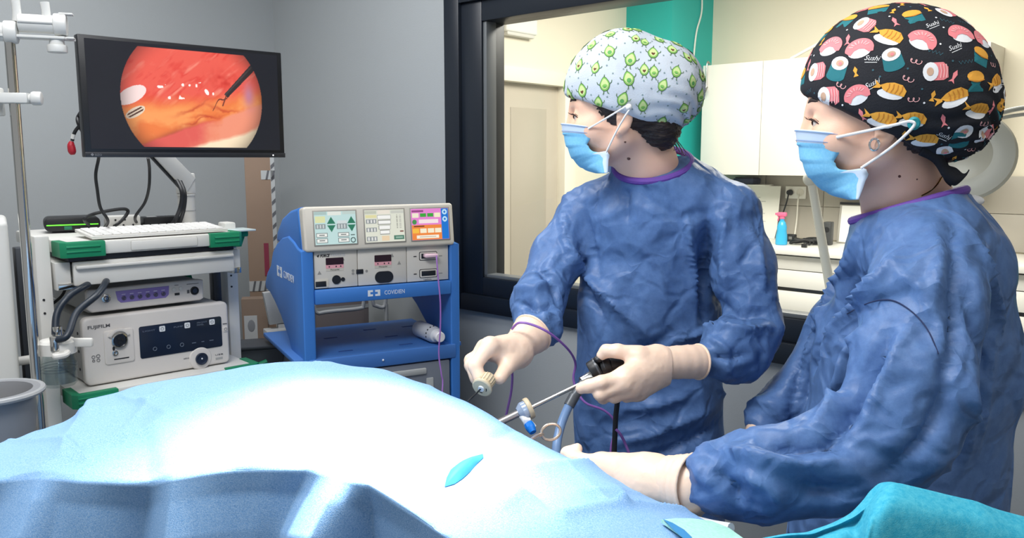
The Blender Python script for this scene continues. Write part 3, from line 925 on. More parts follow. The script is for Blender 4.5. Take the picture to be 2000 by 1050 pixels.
MB().lathe([(0.017, 0.005), (0.018, 0.012), (0.015, 0.013), (0.013, 0.009), (0, 0.009)], (0.311, 0, 0.030), (0, -1, 0)).build('light_port', mat('dark_port', (38, 48, 66), 0.3), kn)
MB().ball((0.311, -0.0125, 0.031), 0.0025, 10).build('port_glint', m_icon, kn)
lettering('SAFE LIGHT', 0.262, 0.0345, 0.005, -0.0006, m_print, t, width=0.022)
lettering('USB', 0.385 - 0.03, 0.0300, 0.006, -0.0006, m_print, t, width=0.024)
MB().box(0.357, 0.378, -0.001, 0.0, 0.0175, 0.0235).build('usb_slot', m_procside, t)
MB().prism(rrect(0.384, 0.397, 0.098, 0.114, 0.003), -0.002, 0.002, 'y', 0.0005).build('power_button', m_proc, t)
MB().tube([(0.3905 + 0.004 * math.cos(a), -0.0023, 0.106 + 0.004 * math.sin(a)) for a in [2 * math.pi * i / 12 for i in range(12)]], 0.0006, 5, 0, True).build('power_symbol', m_print, t)
MB().box(0.383, 0.396, -0.0008, 0, 0.121, 0.1235).build('caption', m_print, t)

# light source unit with the purple strip
t = thing('control_unit', 'slim ivory unit with a purple button strip, on top of the video processor', 'control unit', (0.024, 0.03, 1.0795), frame=CF)
MB().box(0.003, 0.316, 0.015, 0.36, 0.004, 0.066, 0.006).build('case', m_procside, t)
MB().prism([(0.012, 0.006), (0.308, 0.006), (0.319, 0.012), (0.319, 0.066), (0.308, 0.069), (0.006, 0.069), (0.0, 0.062), (0.0, 0.016)], 0, 0.02, 'y', 0.005, 3).build('front_panel', m_proc, t)
st = MB().prism([(0.074, 0.056), (0.078, 0.034), (0.086, 0.026), (0.208, 0.026), (0.217, 0.034), (0.219, 0.059), (0.074, 0.059)], -0.0015, 0.002, 'y', 0.0005).build('purple_strip', mat('purple_strip', (140, 122, 190), 0.4), t)
for k in range(6):
    x = 0.094 + k * 0.0215
    MB().lathe([(0.0058, 0), (0.0058, 0.003), (0.004, 0.004), (0, 0.003)], (x, -0.0015, 0.038), (0, -1, 0), 16).build('button', mat('button_grey', (92, 88, 110), 0.3, 0.5), st)
    MB().box(x - 0.005, x + 0.005, -0.0020, -0.001, 0.0475, 0.0495).build('caption', mat('pale_print', (214, 206, 230), 0.6), st)
MB().lathe([(0.012, 0), (0.012, 0.003), (0.010, 0.004), (0, 0.003)], (0.048, 0, 0.042), (0, -1, 0), 24).build('power_button', m_chrome, t)
MB().tube([(0.048 + 0.006 * math.cos(a), -0.004, 0.042 + 0.006 * math.sin(a)) for a in [2 * math.pi * i / 12 for i in range(12)]], 0.001, 5, 0, True).build('power_symbol', m_cable, t)
for x, z in ((0.232, 0.047), (0.252, 0.048)):
    MB().cyl((x, -0.003, z), (x, 0.001, z), 0.0055, None, 16, 0.001).build('menu_button', m_cartw, t)
MB().box(0.234, 0.248, -0.001, 0.0005, 0.029, 0.036).build('usb_port', m_cable, t)
MB().box(0.235, 0.246, -0.0008, 0.0005, 0.058, 0.0595).build('caption', m_print, t)
MB().lathe([(0.0125, 0), (0.012, 0.003), (0.009, 0.0035), (0.008, 0.001), (0, 0.001)], (0.292, 0, 0.037), (0, -1, 0), 24).build('socket', m_cable, t)
MB().cyl((0.292, -0.004, 0.037), (0.292, -0.002, 0.037), 0.007).build('socket_core', mat('dark_port', (38, 48, 66), 0.3), t)
MB().box(0.27, 0.305, -0.0008, 0.0005, 0.057, 0.0585).build('caption', m_print, t)
MB().box(0.27, 0.277, -0.0008, 0.0005, 0.031, 0.041).build('caption', m_print, t)
MB().cyl((0.319, 0.14, 0.05), (0.337, 0.14, 0.05), 0.02, None, 20, 0.004).build('side_knob', m_green, t)

# keyboard
t = thing('keyboard', 'thin white keyboard lying across the top of the trolley', 'keyboard', (0.03, -0.03, 1.2885), frame=CF)
MB().prism([(-0.0, 0.002), (0.15, 0.012), (0.15, 0.020), (0.0, 0.009)], 0.0, 0.37, 'x', 0.002).build('base', m_cartw, t)
km = MB().box(-0.0105, 0.0105, -0.0105, 0.0105, 0, 0.005, 0.0015, 1)
kme = bpy.data.meshes.new('key'); km.bm.to_mesh(kme); km.bm.free(); kme.materials.append(mat('key_white', (222, 221, 218), 0.5))
for r in range(5):
    for k in range(15):
        o = bpy.data.objects.new('key', kme); COL.objects.link(o); o.parent = t
        y = 0.02 + r * 0.026
        o.location = (0.02 + k * 0.0235, y, 0.0085 + y * 0.0733); o.rotation_euler = (R(4.2), 0, 0)

# things at the back of the trolley top
t = thing('network_box', 'flat black box with a glowing green line on the trolley top', 'network box', (0.022, 0.27, 1.2885), rz=-12, frame=CF)
MB().prism(rrect(-0.03, 0.115, 0.004, 0.044, 0.016), 0, 0.10, 'y', 0.004).build('case', m_black, t)
MB().box(-0.024, 0.109, -0.001, 0.002, 0.0205, 0.0235).build('light_line', mat('green_glow', (110, 255, 60), 0.4, emit=0.9), t)
MB().box(0.02, 0.04, -0.004, 0.002, 0.008, 0.018, 0.001).build('port', mat('green_port', (30, 110, 80), 0.5), t)
MB().box(-0.01, 0.10, 0.02, 0.08, 0, 0.004).build('feet', m_black, t)
t = thing('socket_strip', 'white multi-socket block among cables on the trolley top', 'socket block', (0.155, 0.26, 1.2885), rz=-8, frame=CF)
MB().box(0, 0.095, 0, 0.05, 0, 0.042, 0.006).build('block', m_cartw, t)
for x in (0.022, 0.048, 0.075):
    for dz in (0.014, 0.03):
        MB().cyl((x + (dz - 0.02) * 0.3, -0.001, dz), (x + (dz - 0.02) * 0.3, 0.001, dz), 0.003, None, 10).build('socket_hole', m_cable, t)
t = thing('adapter_box', 'long black adapter box behind the keyboard on the trolley', 'adapter', (0.262, 0.255, 1.2885), rz=-8, frame=CF)
MB().box(0, 0.105, 0, 0.06, 0, 0.034, 0.003).build('case', m_black, t)
MB().box(0.012, 0.04, 0.01, 0.04, 0.034, 0.0345).build('sticker', m_cartg, t)

# trolley cables
def cable(name, label, pts, r, m, cat='cable'):
    return tag(MB().tube(pts, r, 8, 8).build(name, m), label, cat)
cw = CF.w
MFW = MF.w
cable('monitor_cable', 'thin black cable hanging from the left lower edge of the monitor', [MFW(0.03, 0.03, 1.54), P(193, 306, 2.18), P(187, 340, 2.2), P(190, 370, 2.22), P(196, 405, 2.24), P(211, 432, 2.26), cw(0.13, 0.22, 1.295)], 0.0042, m_cable)
cable('monitor_cable', 'black cable dropping from the middle of the monitor to the sockets', [P(289, 308, 2.32), P(292, 330, 2.36), P(291, 365, 2.38), P(283, 395, 2.4), P(264, 424, 2.4), cw(0.27, 0.33, 1.295)], 0.0042, m_cable)
cable('looped_cable', 'black cable looping above the trolley top beside the socket block', [cw(0.10, 0.24, 1.31), P(165, 428, 2.3), P(185, 417, 2.36), P(235, 408, 2.4), P(250, 412, 2.42), P(240, 428, 2.4), P(226, 440, 2.38), cw(0.2, 0.33, 1.296)], 0.0048, m_cable)
cable('arm_cable', 'thick black cable pair running down beside the white arm post, left strand', [P(345, 352, 2.52), P(355, 375, 2.5), P(352, 405, 2.5), P(338, 436, 2.48), cw(0.34, 0.28, 1.294)], 0.0062, m_cable)
cable('arm_cable', 'thick black cable pair running down beside the white arm post, right strand', [P(352, 354, 2.54), P(361, 378, 2.52), P(359, 408, 2.52), P(350, 437, 2.5), cw(0.365, 0.26, 1.294)], 0.0062, m_cable)
cable('wall_side_cable', 'black cable curling out from behind the left edge of the monitor', [MFW(0.05, 0.05, 1.60), P(170, 212, 2.13), P(154, 226, 2.16), P(153, 240, 2.15), P(168, 262, 2.16), MFW(0.05, 0.05, 1.56)], 0.005, m_cable)
t = thing('red_plug_lead', 'short lead with a red plug dangling left of the monitor', 'plug lead', P(140, 290, 2.15))
MB().tube([P(176, 226, 2.14), P(156, 245, 2.15), P(146, 258, 2.15), P(141, 275, 2.15)], 0.0045, 8).build('lead', m_cable, t, world=True)
MB().tube([P(144, 262, 2.15), P(142, 271, 2.15)], 0.0052, 8, 0).build('sleeve', m_cartw, t, world=True)
MB().tube([P(140, 276, 2.15), P(139, 284, 2.15), P(141, 296, 2.15), P(142, 302, 2.15)], [0.005, 0.009, 0.0095, 0.005], 10).build('plug_shell', mat('red_plug', (170, 22, 40), 0.5), t, world=True)
cable('hanging_lead', 'thin black lead looping down behind the drawer', [P(126, 552, 2.3), P(127, 565, 2.3), P(118, 580, 2.3), P(96, 598, 2.3)], 0.004, m_cable)

# water bottle hooked on the trolley
bc = P(115, 712, 2.0); bz0 = P(115, 752, 2.0).z; bz1 = P(115, 684, 2.0).z
t = thing('water_bottle', 'clear water bottle with white lid and black tubes, hooked beside the processor', 'bottle', (bc.x, bc.y, bz0))
H = bz1 - bz0
gm = glass_mat('bottle_plastic', (238, 242, 242), 0.05)
MB().lathe([(0, 0.001), (0.034, 0.001), (0.040, 0.008), (0.041, H * 0.7), (0.036, H * 0.85), (0.036, H), (0.0335, H), (0.0335, H * 0.86), (0.0385, H * 0.68), (0.0375, 0.01), (0, 0.005)], (0, 0, 0)).build('bottle_wall', gm, t)
MB().lathe([(0, 0.006), (0.037, 0.010), (0.038, H * 0.4), (0, H * 0.4)], (0, 0, 0)).build('water', glass_mat('water_clear', (236, 240, 242), 0.03), t)
for z in (0.45, 0.53, 0.61):
    MB().tube([(0.0412 * math.cos(a), 0.0412 * math.sin(a), H * z) for a in [2 * math.pi * i / 24 for i in range(24)]], 0.0012, 6, 0, True).build('bottle_rib', glass_mat('rib_plastic', (222, 228, 230), 0.15), t)
MB().lathe([(0, 0.034), (0.038, 0.034), (0.043, 0.028), (0.043, 0.0), (0.034, 0.0), (0, 0.0)], (0, 0, H - 0.006), n=24).build('lid', m_cartw, t)
MB().tube([(0.018, -0.035, H + 0.0), (0.02, -0.048, H - 0.004), (0.036, -0.036, H - 0.003), (0.035, -0.02, H)], 0.008, 10).box(0.02, 0.085, 0.0, 0.014, H + 0.008, H + 0.03, 0.004).build('hook_clip', m_cartw, t)
e1 = Vector((0.014, -0.036, H + 0.02)); e2 = Vector((-0.004, 0.012, H + 0.035))
for e, pp in ((e1, [P(131, 655, 1.97), P(150, 610, 2.02), P(190, 575, 2.08), P(208, 548, 2.16), P(210, 543, 2.3)]), (e2, [P(108, 650, 2.01), P(112, 610, 2.03), P(135, 578, 2.06), P(170, 556, 2.12), P(180, 550, 2.25)])):
    MB().cyl(e - Vector((0, 0, 0.012)), e + Vector((0, 0, 0.024)), 0.0105, None, 20, 0.002).build('tube_fitting', m_chrome, t)
    pp = [p - Vector((bc.x, bc.y, bz0)) for p in pp]
    MB().tube([e + Vector((0, 0, 0.015))] + pp, 0.0088, 12).build('tube', mat('dark_tube', (26, 36, 48), 0.4), t)

# ------------------------------------------------------------------ drip stand and things at the left edge
m_standw = mat('stand_white_plastic', (214, 214, 210), 0.4)
ix, iy = -1.163, 1.95
t = thing('drip_stand', 'chrome drip stand with white clamp head at the left edge', 'drip stand', (ix, iy, 0))
MB().cyl((0, 0, 0.06), (0, 0, 1.775), 0.0115, None, 24).build('pole', m_chrome, t)
MB().cyl((0, 0, 0.03), (0, 0, 0.09), 0.03, None, 24, 0.004).build('hub', m_standw, t)
for k in range(5):
    a = R(72 * k + 20)
    MB().tube([(0.02 * math.cos(a), 0.02 * math.sin(a), 0.07), (0.08 * math.cos(a), 0.08 * math.sin(a), 0.06), (0.13 * math.cos(a), 0.13 * math.sin(a), 0.05)], 0.011, 10).build('leg', m_chrome, t)
    MB().ball((0.13 * math.cos(a), 0.13 * math.sin(a), 0.025), 0.025, 14).build('castor', m_cable, t)
ux = Vector((0.93, 0.36, 0)); vx = Vector((-0.36, 0.93, 0))
hd = MB().prism([(-0.12, -0.02), (0.115, -0.02), (0.135, 0.02), (-0.12, 0.03)], 1.778, 1.784, 'z', 0.001, M=Matrix(((0.93, -0.36, 0, 0), (0.36, 0.93, 0, 0), (0, 0, 1, 0), (0, 0, 0, 1)))).build('clamp_plate', m_standw, t)
for s0, s1, z in ((0.02, 0.115, 1.812), (-0.12, 0.012, 1.790)):
    h = MB().cyl(ux * s0 + Vector((0, 0, z)), ux * s1 + Vector((0, 0, z)), 0.021, None, 24, 0.003).build('clamp_roller', m_standw, t)
    MB().cyl(ux * (s1 - 0.022) + Vector((0, 0, z)), ux * (s1 + 0.006) + Vector((0, 0, z)), 0.026, None, 24, 0.004).build('roller_cap', m_standw, h)
    MB().box(-0.05, 0.05, -0.004, 0.004, -0.002, 0.002, M=Matrix.Translation(ux * ((s0 + s1) / 2 - 0.008) - vx * 0.0205 + Vector((0, 0, z))) @ Matrix.Rotation(R(21), 4, 'Z') @ Matrix.Scale(0.75, 4)).build('roller_groove', m_cartg, h)
for s, z0, z1 in ((0.018, 1.815, 1.868), (0.078, 1.82, 1.862), (-0.045, 1.80, 1.835)):
    MB().tube([ux * s + Vector((0, 0, z0)), ux * (s + 0.001) + Vector((0, 0, (z0 + z1) / 2)), ux * (s - 0.001) + Vector((0, 0, z1))], [0.010, 0.009, 0.010], 12).build('holder_finger', m_standw, t)
MB().cyl(ux * 0.097 + Vector((0, 0, 1.748)), ux * 0.097 + Vector((0, 0, 1.766)), 0.022, None, 14, 0.003).cyl(ux * 0.097 + Vector((0, 0, 1.764)), ux * 0.097 + Vector((0, 0, 1.78)), 0.016).build('clamp_screw', m_standw, t)
for dz in (1.78, 1.835):
    MB().box(0.105, 0.135, -0.012, 0.012, dz, dz + 0.004, 0.001, M=Matrix.Rotation(R(21), 4, 'Z')).build('side_wing', m_standw, t)
MB().box(-0.07, 0.035, -0.02, 0.02, 1.628, 1.652, 0.004, M=Matrix.Rotation(R(10), 4, 'Z')).box(-0.075, -0.035, -0.022, 0.022, 1.60, 1.665, 0.004).build('bracket', m_standw, t)
MB().cyl((0.03, 0.0, 1.64), (0.06, 0.006, 1.64), 0.009, 0.009).cyl((0.04, 0.0, 1.64), (0.062, 0.006, 1.64), 0.016, None, 12, 0.004).build('bracket_knob', m_standw, t)

# white equipment tower half out of the frame
tx = P(28, 600, 2.05)
t = thing('equipment_tower', 'plain white equipment tower at the left edge behind the grey basin', 'tower', (tx.x - 0.235 * math.cos(R(32)), tx.y - 0.235 * math.sin(R(32)), 0), rz=32)
MB().box(0, 0.235, 0, 0.3, 0.06, 1.345, 0.012, 3).build('body', mat('tower_white', (206, 206, 202), 0.5), t)
MB().box(0.02, 0.21, -0.003, 0.002, 0.2, 0.62, 0.002).build('door', mat('tower_white', (206, 206, 202), 0.5), t)
MB().box(0.01, 0.225, 0.01, 0.29, 0, 0.06, 0.004).build('plinth', m_cable, t)

# grey basin at the left edge with a beige bottle
bs = P(-14, 800, 1.62)
t = thing('basin', 'grey oval plastic basin with a thick rim at the left edge', 'basin', (bs.x, bs.y, bs.z - 0.11))
g = MB()
prof = [(0.0, 0.0), (0.062, 0.0), (0.066, 0.006), (0.078, 0.10), (0.078, 0.136), (0.090, 0.142), (0.090, 0.150), (0.074, 0.150), (0.070, 0.134), (0.060, 0.012), (0, 0.01)]
g.lathe(prof, (0, 0, 0), n=40)
bo = g.build('bowl', mat('basin_grey', (128, 130, 134), 0.4), t)
MB().tube([(0.092 * math.cos(a), 0.092 * math.sin(a), 0.146) for a in [2 * math.pi * i / 32 for i in range(32)]], 0.006, 8, 0, True).build('rim', mat('basin_rim', (148, 150, 152), 0.35), t)
MB().lathe([(0.068, 0.0), (0.072, 0.09), (0.07, 0.092), (0.066, 0.0)], (0, 0, 0.004), n=40).build('inner_liner', mat('pale_liner', (205, 198, 188), 0.6), t)
tb = thing('beige_bottle', 'beige capped bottle standing in the grey basin', 'bottle', (bs.x - 0.012, bs.y - 0.01, bs.z - 0.096))
MB().lathe([(0, 0), (0.02, 0), (0.022, 0.004), (0.022, 0.10), (0.012, 0.115), (0.012, 0.125), (0, 0.125)], (0, 0, 0)).build('bottle_body', mat('beige_plastic', (228, 196, 140), 0.5), tb)
MB().cyl((0, 0, 0.125), (0, 0, 0.15), 0.016, None, 16, 0.002).build('cap', m_standw, tb)
ts = thing('stool', 'low white stand carrying the grey basin', 'stand', (bs.x, bs.y, 0))
zb = bs.z - 0.11
MB().box(-0.11, 0.09, -0.11, 0.12, zb - 0.03, zb - 0.001, 0.006).build('top', m_standw, ts)
for sx in (-0.09, 0.07):
    for sy in (-0.09, 0.1): MB().cyl((sx, sy, 0), (sx, sy, zb - 0.03), 0.012).build('leg', m_chrome, ts)

# ------------------------------------------------------------------ cardboard boxes and tub in the corner
m_card = mat('brown_cardboard', (134, 112, 94), 0.8, var=0.06, vscale=10)
m_card2 = mat('brown_cardboard_side', (120, 102, 88), 0.8, var=0.06, vscale=10)
m_tape = mat('printed_tape', (176, 178, 176), 0.4)
m_taped = mat('printed_tape_dark', (92, 92, 94), 0.4)
q = P(522, 640, 3.25)
t = thing('tall_carton', 'tall narrow brown carton sealed with striped tape, upright in the corner', 'carton', (q.x, q.y, 0), rz=16)
MB().box(-0.06, 0.05, -0.03, 0.05, 0, 1.56, 0.002).build('carton', m_card, t)
for z0, z1, nm in ((0.98, 1.02, 'tape_band'), (1.42, 1.455, 'tape_band')):
    MB().box(-0.061 if z0 < 1.2 else 0.0, 0.051, -0.0312, 0.0512, z0, z1).build(nm, m_tape, t)
    for k in range(5):
        x = -0.05 + k * 0.022
        if z0 > 1.2 and x < 0: continue
        MB().prism([(x, z0), (x + 0.008, z0), (x + 0.016, z1), (x + 0.008, z1)], -0.0318, -0.0313, 'y').build('tape_stripe', m_taped, t)
MB().box(0.036, 0.0512, -0.0312, 0.02, 0.6, 1.56).build('edge_tape', m_tape, t)
for k in range(16):
    z = 0.80 + k * 0.047
    MB().prism([(0.037, z), (0.051, z + 0.014), (0.051, z + 0.03), (0.037, z + 0.016)], -0.0318, -0.0313, 'y').build('tape_stripe', m_taped, t)
MB().box(-0.0, 0.018, -0.0315, -0.0305, 1.04, 1.17).build('red_label', mat('crimson_label', (128, 42, 62), 0.6), t)
q = P(503, 690, 3.12)
t = thing('small_carton', 'smaller brown carton with a pale picture label, in front of the tall one', 'carton', (q.x, q.y, 0.0), rz=14)
MB().box(-0.05, 0.045, -0.03, 0.03, 0, 0.97, 0.002).build('carton', m_card2, t)
MB().box(-0.042, 0.006, -0.0312, -0.03, 0.80, 0.905).build('label', mat('pale_label', (182, 184, 184), 0.6), t)
MB().ball((-0.016, -0.0312, 0.865), (0.014, 0.0006, 0.024), 12).build('label_picture', mat('label_picture_grey', (128, 130, 134), 0.6), t)
q = P(497, 715, 2.95)
t = thing('storage_tub', 'dark grey plastic storage tub behind the trolley', 'tub', (q.x, q.y, 0), rz=20)
m_tub = mat('tub_dark', (62, 66, 72), 0.5)
zt = P(497, 668, 2.95).z
MB().prism([(-0.09, zt - 0.2), (0.085, zt - 0.2), (0.105, zt - 0.012), (-0.11, zt - 0.012)], -0.06, 0.06, 'y', 0.006).build('tub_body', m_tub, t)
MB().box(-0.118, 0.112, -0.068, 0.068, zt - 0.014, zt, 0.005).build('tub_rim', m_tub, t)
MB().tube([(0.04, -0.075, zt - 0.06), (0.0, -0.085, zt - 0.07), (-0.06, -0.08, zt - 0.075)], 0.011, 10).build('green_handle', m_green, t)
MB().box(-0.1, 0.1, -0.07, 0.07, 0, zt - 0.2, 0.004).build('tub_stand', m_cartg, t)

# ------------------------------------------------------------------ blue generator cart
m_bl = mat('blue_cart_plastic', (58, 120, 198), 0.42, bump=0.02, bscale=300)
m_bl2 = mat('blue_shelf_plastic', (62, 112, 182), 0.5, bump=0.02, bscale=300)
m_wink = mat('white_ink', (218, 224, 232), 0.6)
KF = Frame((-0.5994, 2.40), 28)
t = thing('generator_cart', 'blue plastic cart with curved side panels carrying the generator', 'cart', (0, 0, 0), frame=KF)
sidep = [(0.0, 0.10), (0.0, 1.23), (0.05, 1.235), (0.10, 1.25), (0.17, 1.262), (0.25, 1.25), (0.33, 1.225), (0.40, 1.19), (0.44, 1.14), (0.50, 1.11), (0.545, 1.07), (0.54, 1.045), (0.47, 1.04), (0.40, 1.02), (0.31, 0.985), (0.21, 0.93), (0.14, 0.87), (0.12, 0.80), (0.12, 0.10)]
MB().prism(sidep, -0.022, 0.014, 'x', 0.006, 3).build('side_panel', m_bl, t)
sidep2 = [(a, b) for a, b in sidep if True]
MB().prism(sidep2, 0.455, 0.487, 'x', 0.006, 3).build('side_panel', m_bl, t)
cr = MB().box(0.014, 0.455, -0.004, 0.018, 1.068, 1.112, 0.004).build('crossbar', m_bl, t)
MB().box(0.014, 0.455, 0.018, 0.40, 1.098, 1.112, 0.003).build('upper_shelf', m_bl2, t)
sh = MB().box(-0.05, 0.50, 0.02, 0.47, 0.888, 0.902, 0.003).box(-0.01, 0.47, -0.004, 0.02, 0.856, 0.902, 0.004).build('lower_shelf', m_bl2, t)
for x, y in ((0.03, 0.33), (0.11, 0.27), (0.27, 0.34), (0.10, 0.06), (0.30, 0.06), (0.41, 0.33), (0.30, 0.2)):
    MB().box(x, x + 0.045, y, y + 0.012, 0.9015, 0.9032, 0.0008).build('shelf_slot', mat('blue_slot', (38, 78, 146), 0.6), sh)
MB().ball((0.22, -0.0055, 0.877), 0.0035, 10).build('rivet', m_wink, sh)
for x in (0.0, 0.46):
    MB().box(x - 0.02, x + 0.02, 0.0, 0.5, 0.05, 0.12, 0.01).build('foot_rail', m_bl, t)
    for y in (0.04, 0.46): MB().cyl((x - 0.015, y, 0.04), (x + 0.015, y, 0.04), 0.04, None, 24, 0.004).build('castor', m_cable, t)
dw = MB().box(0.02, 0.45, 0.0, 0.40, 0.55, 0.852, 0.006).build('drawer', mat('drawer_grey', (112, 118, 130), 0.5), t)
MB().box(0.10, 0.365, -0.008, 0.002, 0.815, 0.835, 0.004).build('drawer_lip', m_cartg, dw)
MB().box(0.365, 0.39, -0.004, 0.002, 0.60, 0.80, 0.003).build('drawer_rib', m_cartg, dw)
MB().ball((0.30, -0.003, 0.795), 0.003, 10).build('rivet', m_wink, dw)
# logo: two bracket shapes and the name, on crossbar and on the side
def logo(x, z, s, parent, y, M=None):
    for sg in (-1, 1):
        g = MB()
        cx = x + sg * 0.62 * s
        g.prism([(cx - 0.42 * s, z - 0.5 * s), (cx + 0.42 * s, z - 0.5 * s), (cx + 0.42 * s, z - 0.22 * s), (cx + (-sg) * 0.0 - sg * 0.0, z - 0.22 * s)] if False else
                ([(cx + 0.42 * s * sg, z + 0.5 * s), (cx - 0.42 * s * sg, z + 0.5 * s), (cx - 0.42 * s * sg, z + 0.18 * s), (cx, z + 0.18 * s), (cx, z - 0.18 * s), (cx - 0.42 * s * sg, z - 0.18 * s), (cx - 0.42 * s * sg, z - 0.5 * s), (cx + 0.42 * s * sg, z - 0.5 * s)]), y - 0.0008, y, 'y', M=M)
        g.build('logo_bracket', m_wink, parent, smooth=0)
logo(0.196, 1.091, 0.019, cr, -0.0038)
lettering('COVIDIEN', 0.229, 1.0835, 0.0185, -0.0041, m_wink, cr, width=0.066)
MS = Matrix.Translation((-0.0225, 0.0, 0)) @ Matrix.Rotation(R(-90), 4, 'Z')
# side face looks to -x: local text x runs towards -y
logo(-0.30, 1.135, 0.034, t, 0.0, M=MS)
lettering('COVIDIEN', -0.245, 1.122, 0.034, -0.0003, m_wink, t, width=0.14, M=MS)

# generator
m_gen = mat('generator_ivory', (206, 200, 188), 0.4)
m_gen2 = mat('generator_panel_ivory', (214, 209, 200), 0.45)
m_ink = mat('dark_ink', (46, 46, 50), 0.6)
m_sock = mat('socket_dark', (28, 32, 40), 0.4)
t = thing('generator', 'ivory electrosurgical generator with three lit screens on the blue cart', 'generator', (0, 0, 1.1125), frame=KF)
MB().box(0.016, 0.453, 0.03, 0.38, 0.0, 0.12, 0.004).build('case', m_gen, t)
tilt = Matrix.Translation((0, -0.006, 0.115)) @ Matrix.Rotation(R(-7), 4, 'X')
MB().prism(rrect(-0.012, 0.468, 0.0, 0.134, 0.010), 0.0, 0.10, 'y', 0.007, 3, M=tilt).build('display_housing', m_gen, t)
MB().prism([(0.02, 0.115), (0.05, 0.245), (0.16, 0.23), (0.27, 0.20), (0.35, 0.15), (0.37, 0.115)], -0.016, 0.45, 'x', 0.012, 3).build('blue_hood', m_bl, t)
for x0, x1 in ((0.018, 0.150), (0.152, 0.309), (0.311, 0.452)):
    p = MB().box(x0, x1, 0.012, 0.032, 0.002, 0.113, 0.0015).build('front_panel', m_gen2, t)
FY = 0.012
C_ = lambda *c: np.array(c, float) / 255
def scr1(u, v):
    c = np.ones(u.shape + (3,)) * C_(196, 226, 224); A = lambda m, col: c.__setitem__(m, col)
    def rect(x0, x1, y0, y1, col): A((u > x0) & (u < x1) & (v > y0) & (v < y1), col)
    rect(0, .3, .9, 1, C_(176, 200, 196)); rect(.32, .65, .88, 1, C_(232, 236, 228)); rect(.68, 1, .9, 1, C_(196, 214, 208))
    rect(.02, .26, .66, .86, C_(226, 230, 176)); rect(.02, .26, .48, .62, C_(140, 150, 152)); rect(.55, .78, .62, .72, C_(214, 224, 224)); rect(.53, .78, .46, .62, C_(140, 150, 152))
    for cx in (.40, .89):
        A((np.abs(u - cx) < .095 * (0.84 - v) / .2) & (v > .62) & (v < .84), C_(40, 122, 92))
        A((np.abs(u - cx) < .095 * (v - .37) / .2) & (v < .58) & (v > .37), C_(40, 122, 92))
    for x0, y0 in ((.03, .22), (.03, .05), (.55, .22), (.55, .05)):
        rect(x0, x0 + .27, y0, y0 + .14, C_(120, 130, 130)); rect(x0 + .015, x0 + .255, y0 + .02, y0 + .12, C_(244, 246, 240)); rect(x0 + .07, x0 + .2, y0 + .055, y0 + .085, C_(120, 124, 124))
    e = (u - .91) ** 2 + ((v - .11) * .75) ** 2; A((e < .004) & (e > .0018), C_(60, 84, 80))
    rect(.86, .96, .25, .28, C_(90, 110, 104))
    for k in range(3):
        rect(.05 + .07 * k, .09 + .07 * k, .5, .6, C_(206, 212, 212)); rect(.56 + .07 * k, .60 + .07 * k, .48, .6, C_(206, 212, 212))
    return c
def scr2(u, v):
    c = np.ones(u.shape + (3,)) * C_(228, 230, 214); A = lambda m, col: c.__setitem__(m, col)
    def rect(x0, x1, y0, y1, col): A((u > x0) & (u < x1) & (v > y0) & (v < y1), col)
    rect(0, .3, .88, .97, C_(198, 202, 186)); rect(.33, .64, .87, 1, C_(240, 232, 218)); rect(.66, 1, .88, .97, C_(206, 208, 198))
    rect(.02, .3, .76, .85, C_(230, 224, 170))
    for k, y in enumerate((.58, .32, .04)):
        rect(.03, .29, y, y + .14, C_(150, 156, 158))
        for j in range(3): rect(.06 + .08 * j, .10 + .08 * j, y + .02, y + .12, C_(232, 232, 228))
    for k, (y, w) in enumerate(((.72, .33), (.56, .31), (.40, .28), (.25, .23))):
        x0 = .49 - w / 2; rect(x0 - .01, x0 + w + .01, y - .015, y + .125, C_(120, 120, 116)); rect(x0, x0 + w, y, y + .11, C_(250, 250, 246))
    rect(.41, .60, .04, .19, C_(240, 214, 178)); rect(.72, .98, .06, .19, C_(84, 130, 110)); rect(.76, .94, .10, .15, C_(150, 184, 168))
    for k in range(10):
        rect(.80, .83, .42 + .045 * k, .44 + .045 * k, C_(110, 108, 104)); rect(.87, .93, .42 + .045 * k, .44 + .045 * k, C_(180, 178, 172))
    rect(.88, .97, .29, .33, C_(130, 80, 70))
    return c
def scr3(u, v):
    c = np.ones(u.shape + (3,)) * C_(236, 138, 214); A = lambda m, col: c.__setitem__(m, col)
    def rect(x0, x1, y0, y1, col): A((u > x0) & (u < x1) & (v > y0) & (v < y1), col)
    rect(.02, .33, .89, .95, C_(150, 70, 130)); rect(0, .8, 0, .48, C_(246, 140, 62)); rect(.06, .34, .42, .46, C_(120, 60, 30))
    rect(.03, .2, .72, .86, C_(246, 240, 214)); rect(.62, .78, .72, .86, C_(250, 246, 206)); rect(.24, .40, .74, .85, C_(60, 170, 60)); rect(.43, .59, .74, .85, C_(60, 170, 60))
    rect(.2, .72, .53, .65, C_(252, 236, 236)); A(((u - .08) ** 2 + ((v - .58) * .75) ** 2) < .0036, C_(70, 150, 80))
    for k, x in enumerate((.02, .22, .42, .62)): rect(x, x + .17, .22, .37, C_(255, 196, 70) if k == 0 else C_(255, 244, 214))
    rect(.12, .72, .05, .15, C_(255, 248, 230)); rect(.2, .64, .09, .11, C_(190, 170, 150))
    rect(.80, 1, 0, 1, C_(20, 120, 214))
    for y in (.88, .65):
        e = (u - .9) ** 2 + ((v - y) * .75) ** 2; A(e < .0042, C_(200, 236, 255)); A(e < .0008, C_(20, 120, 214))
    return c
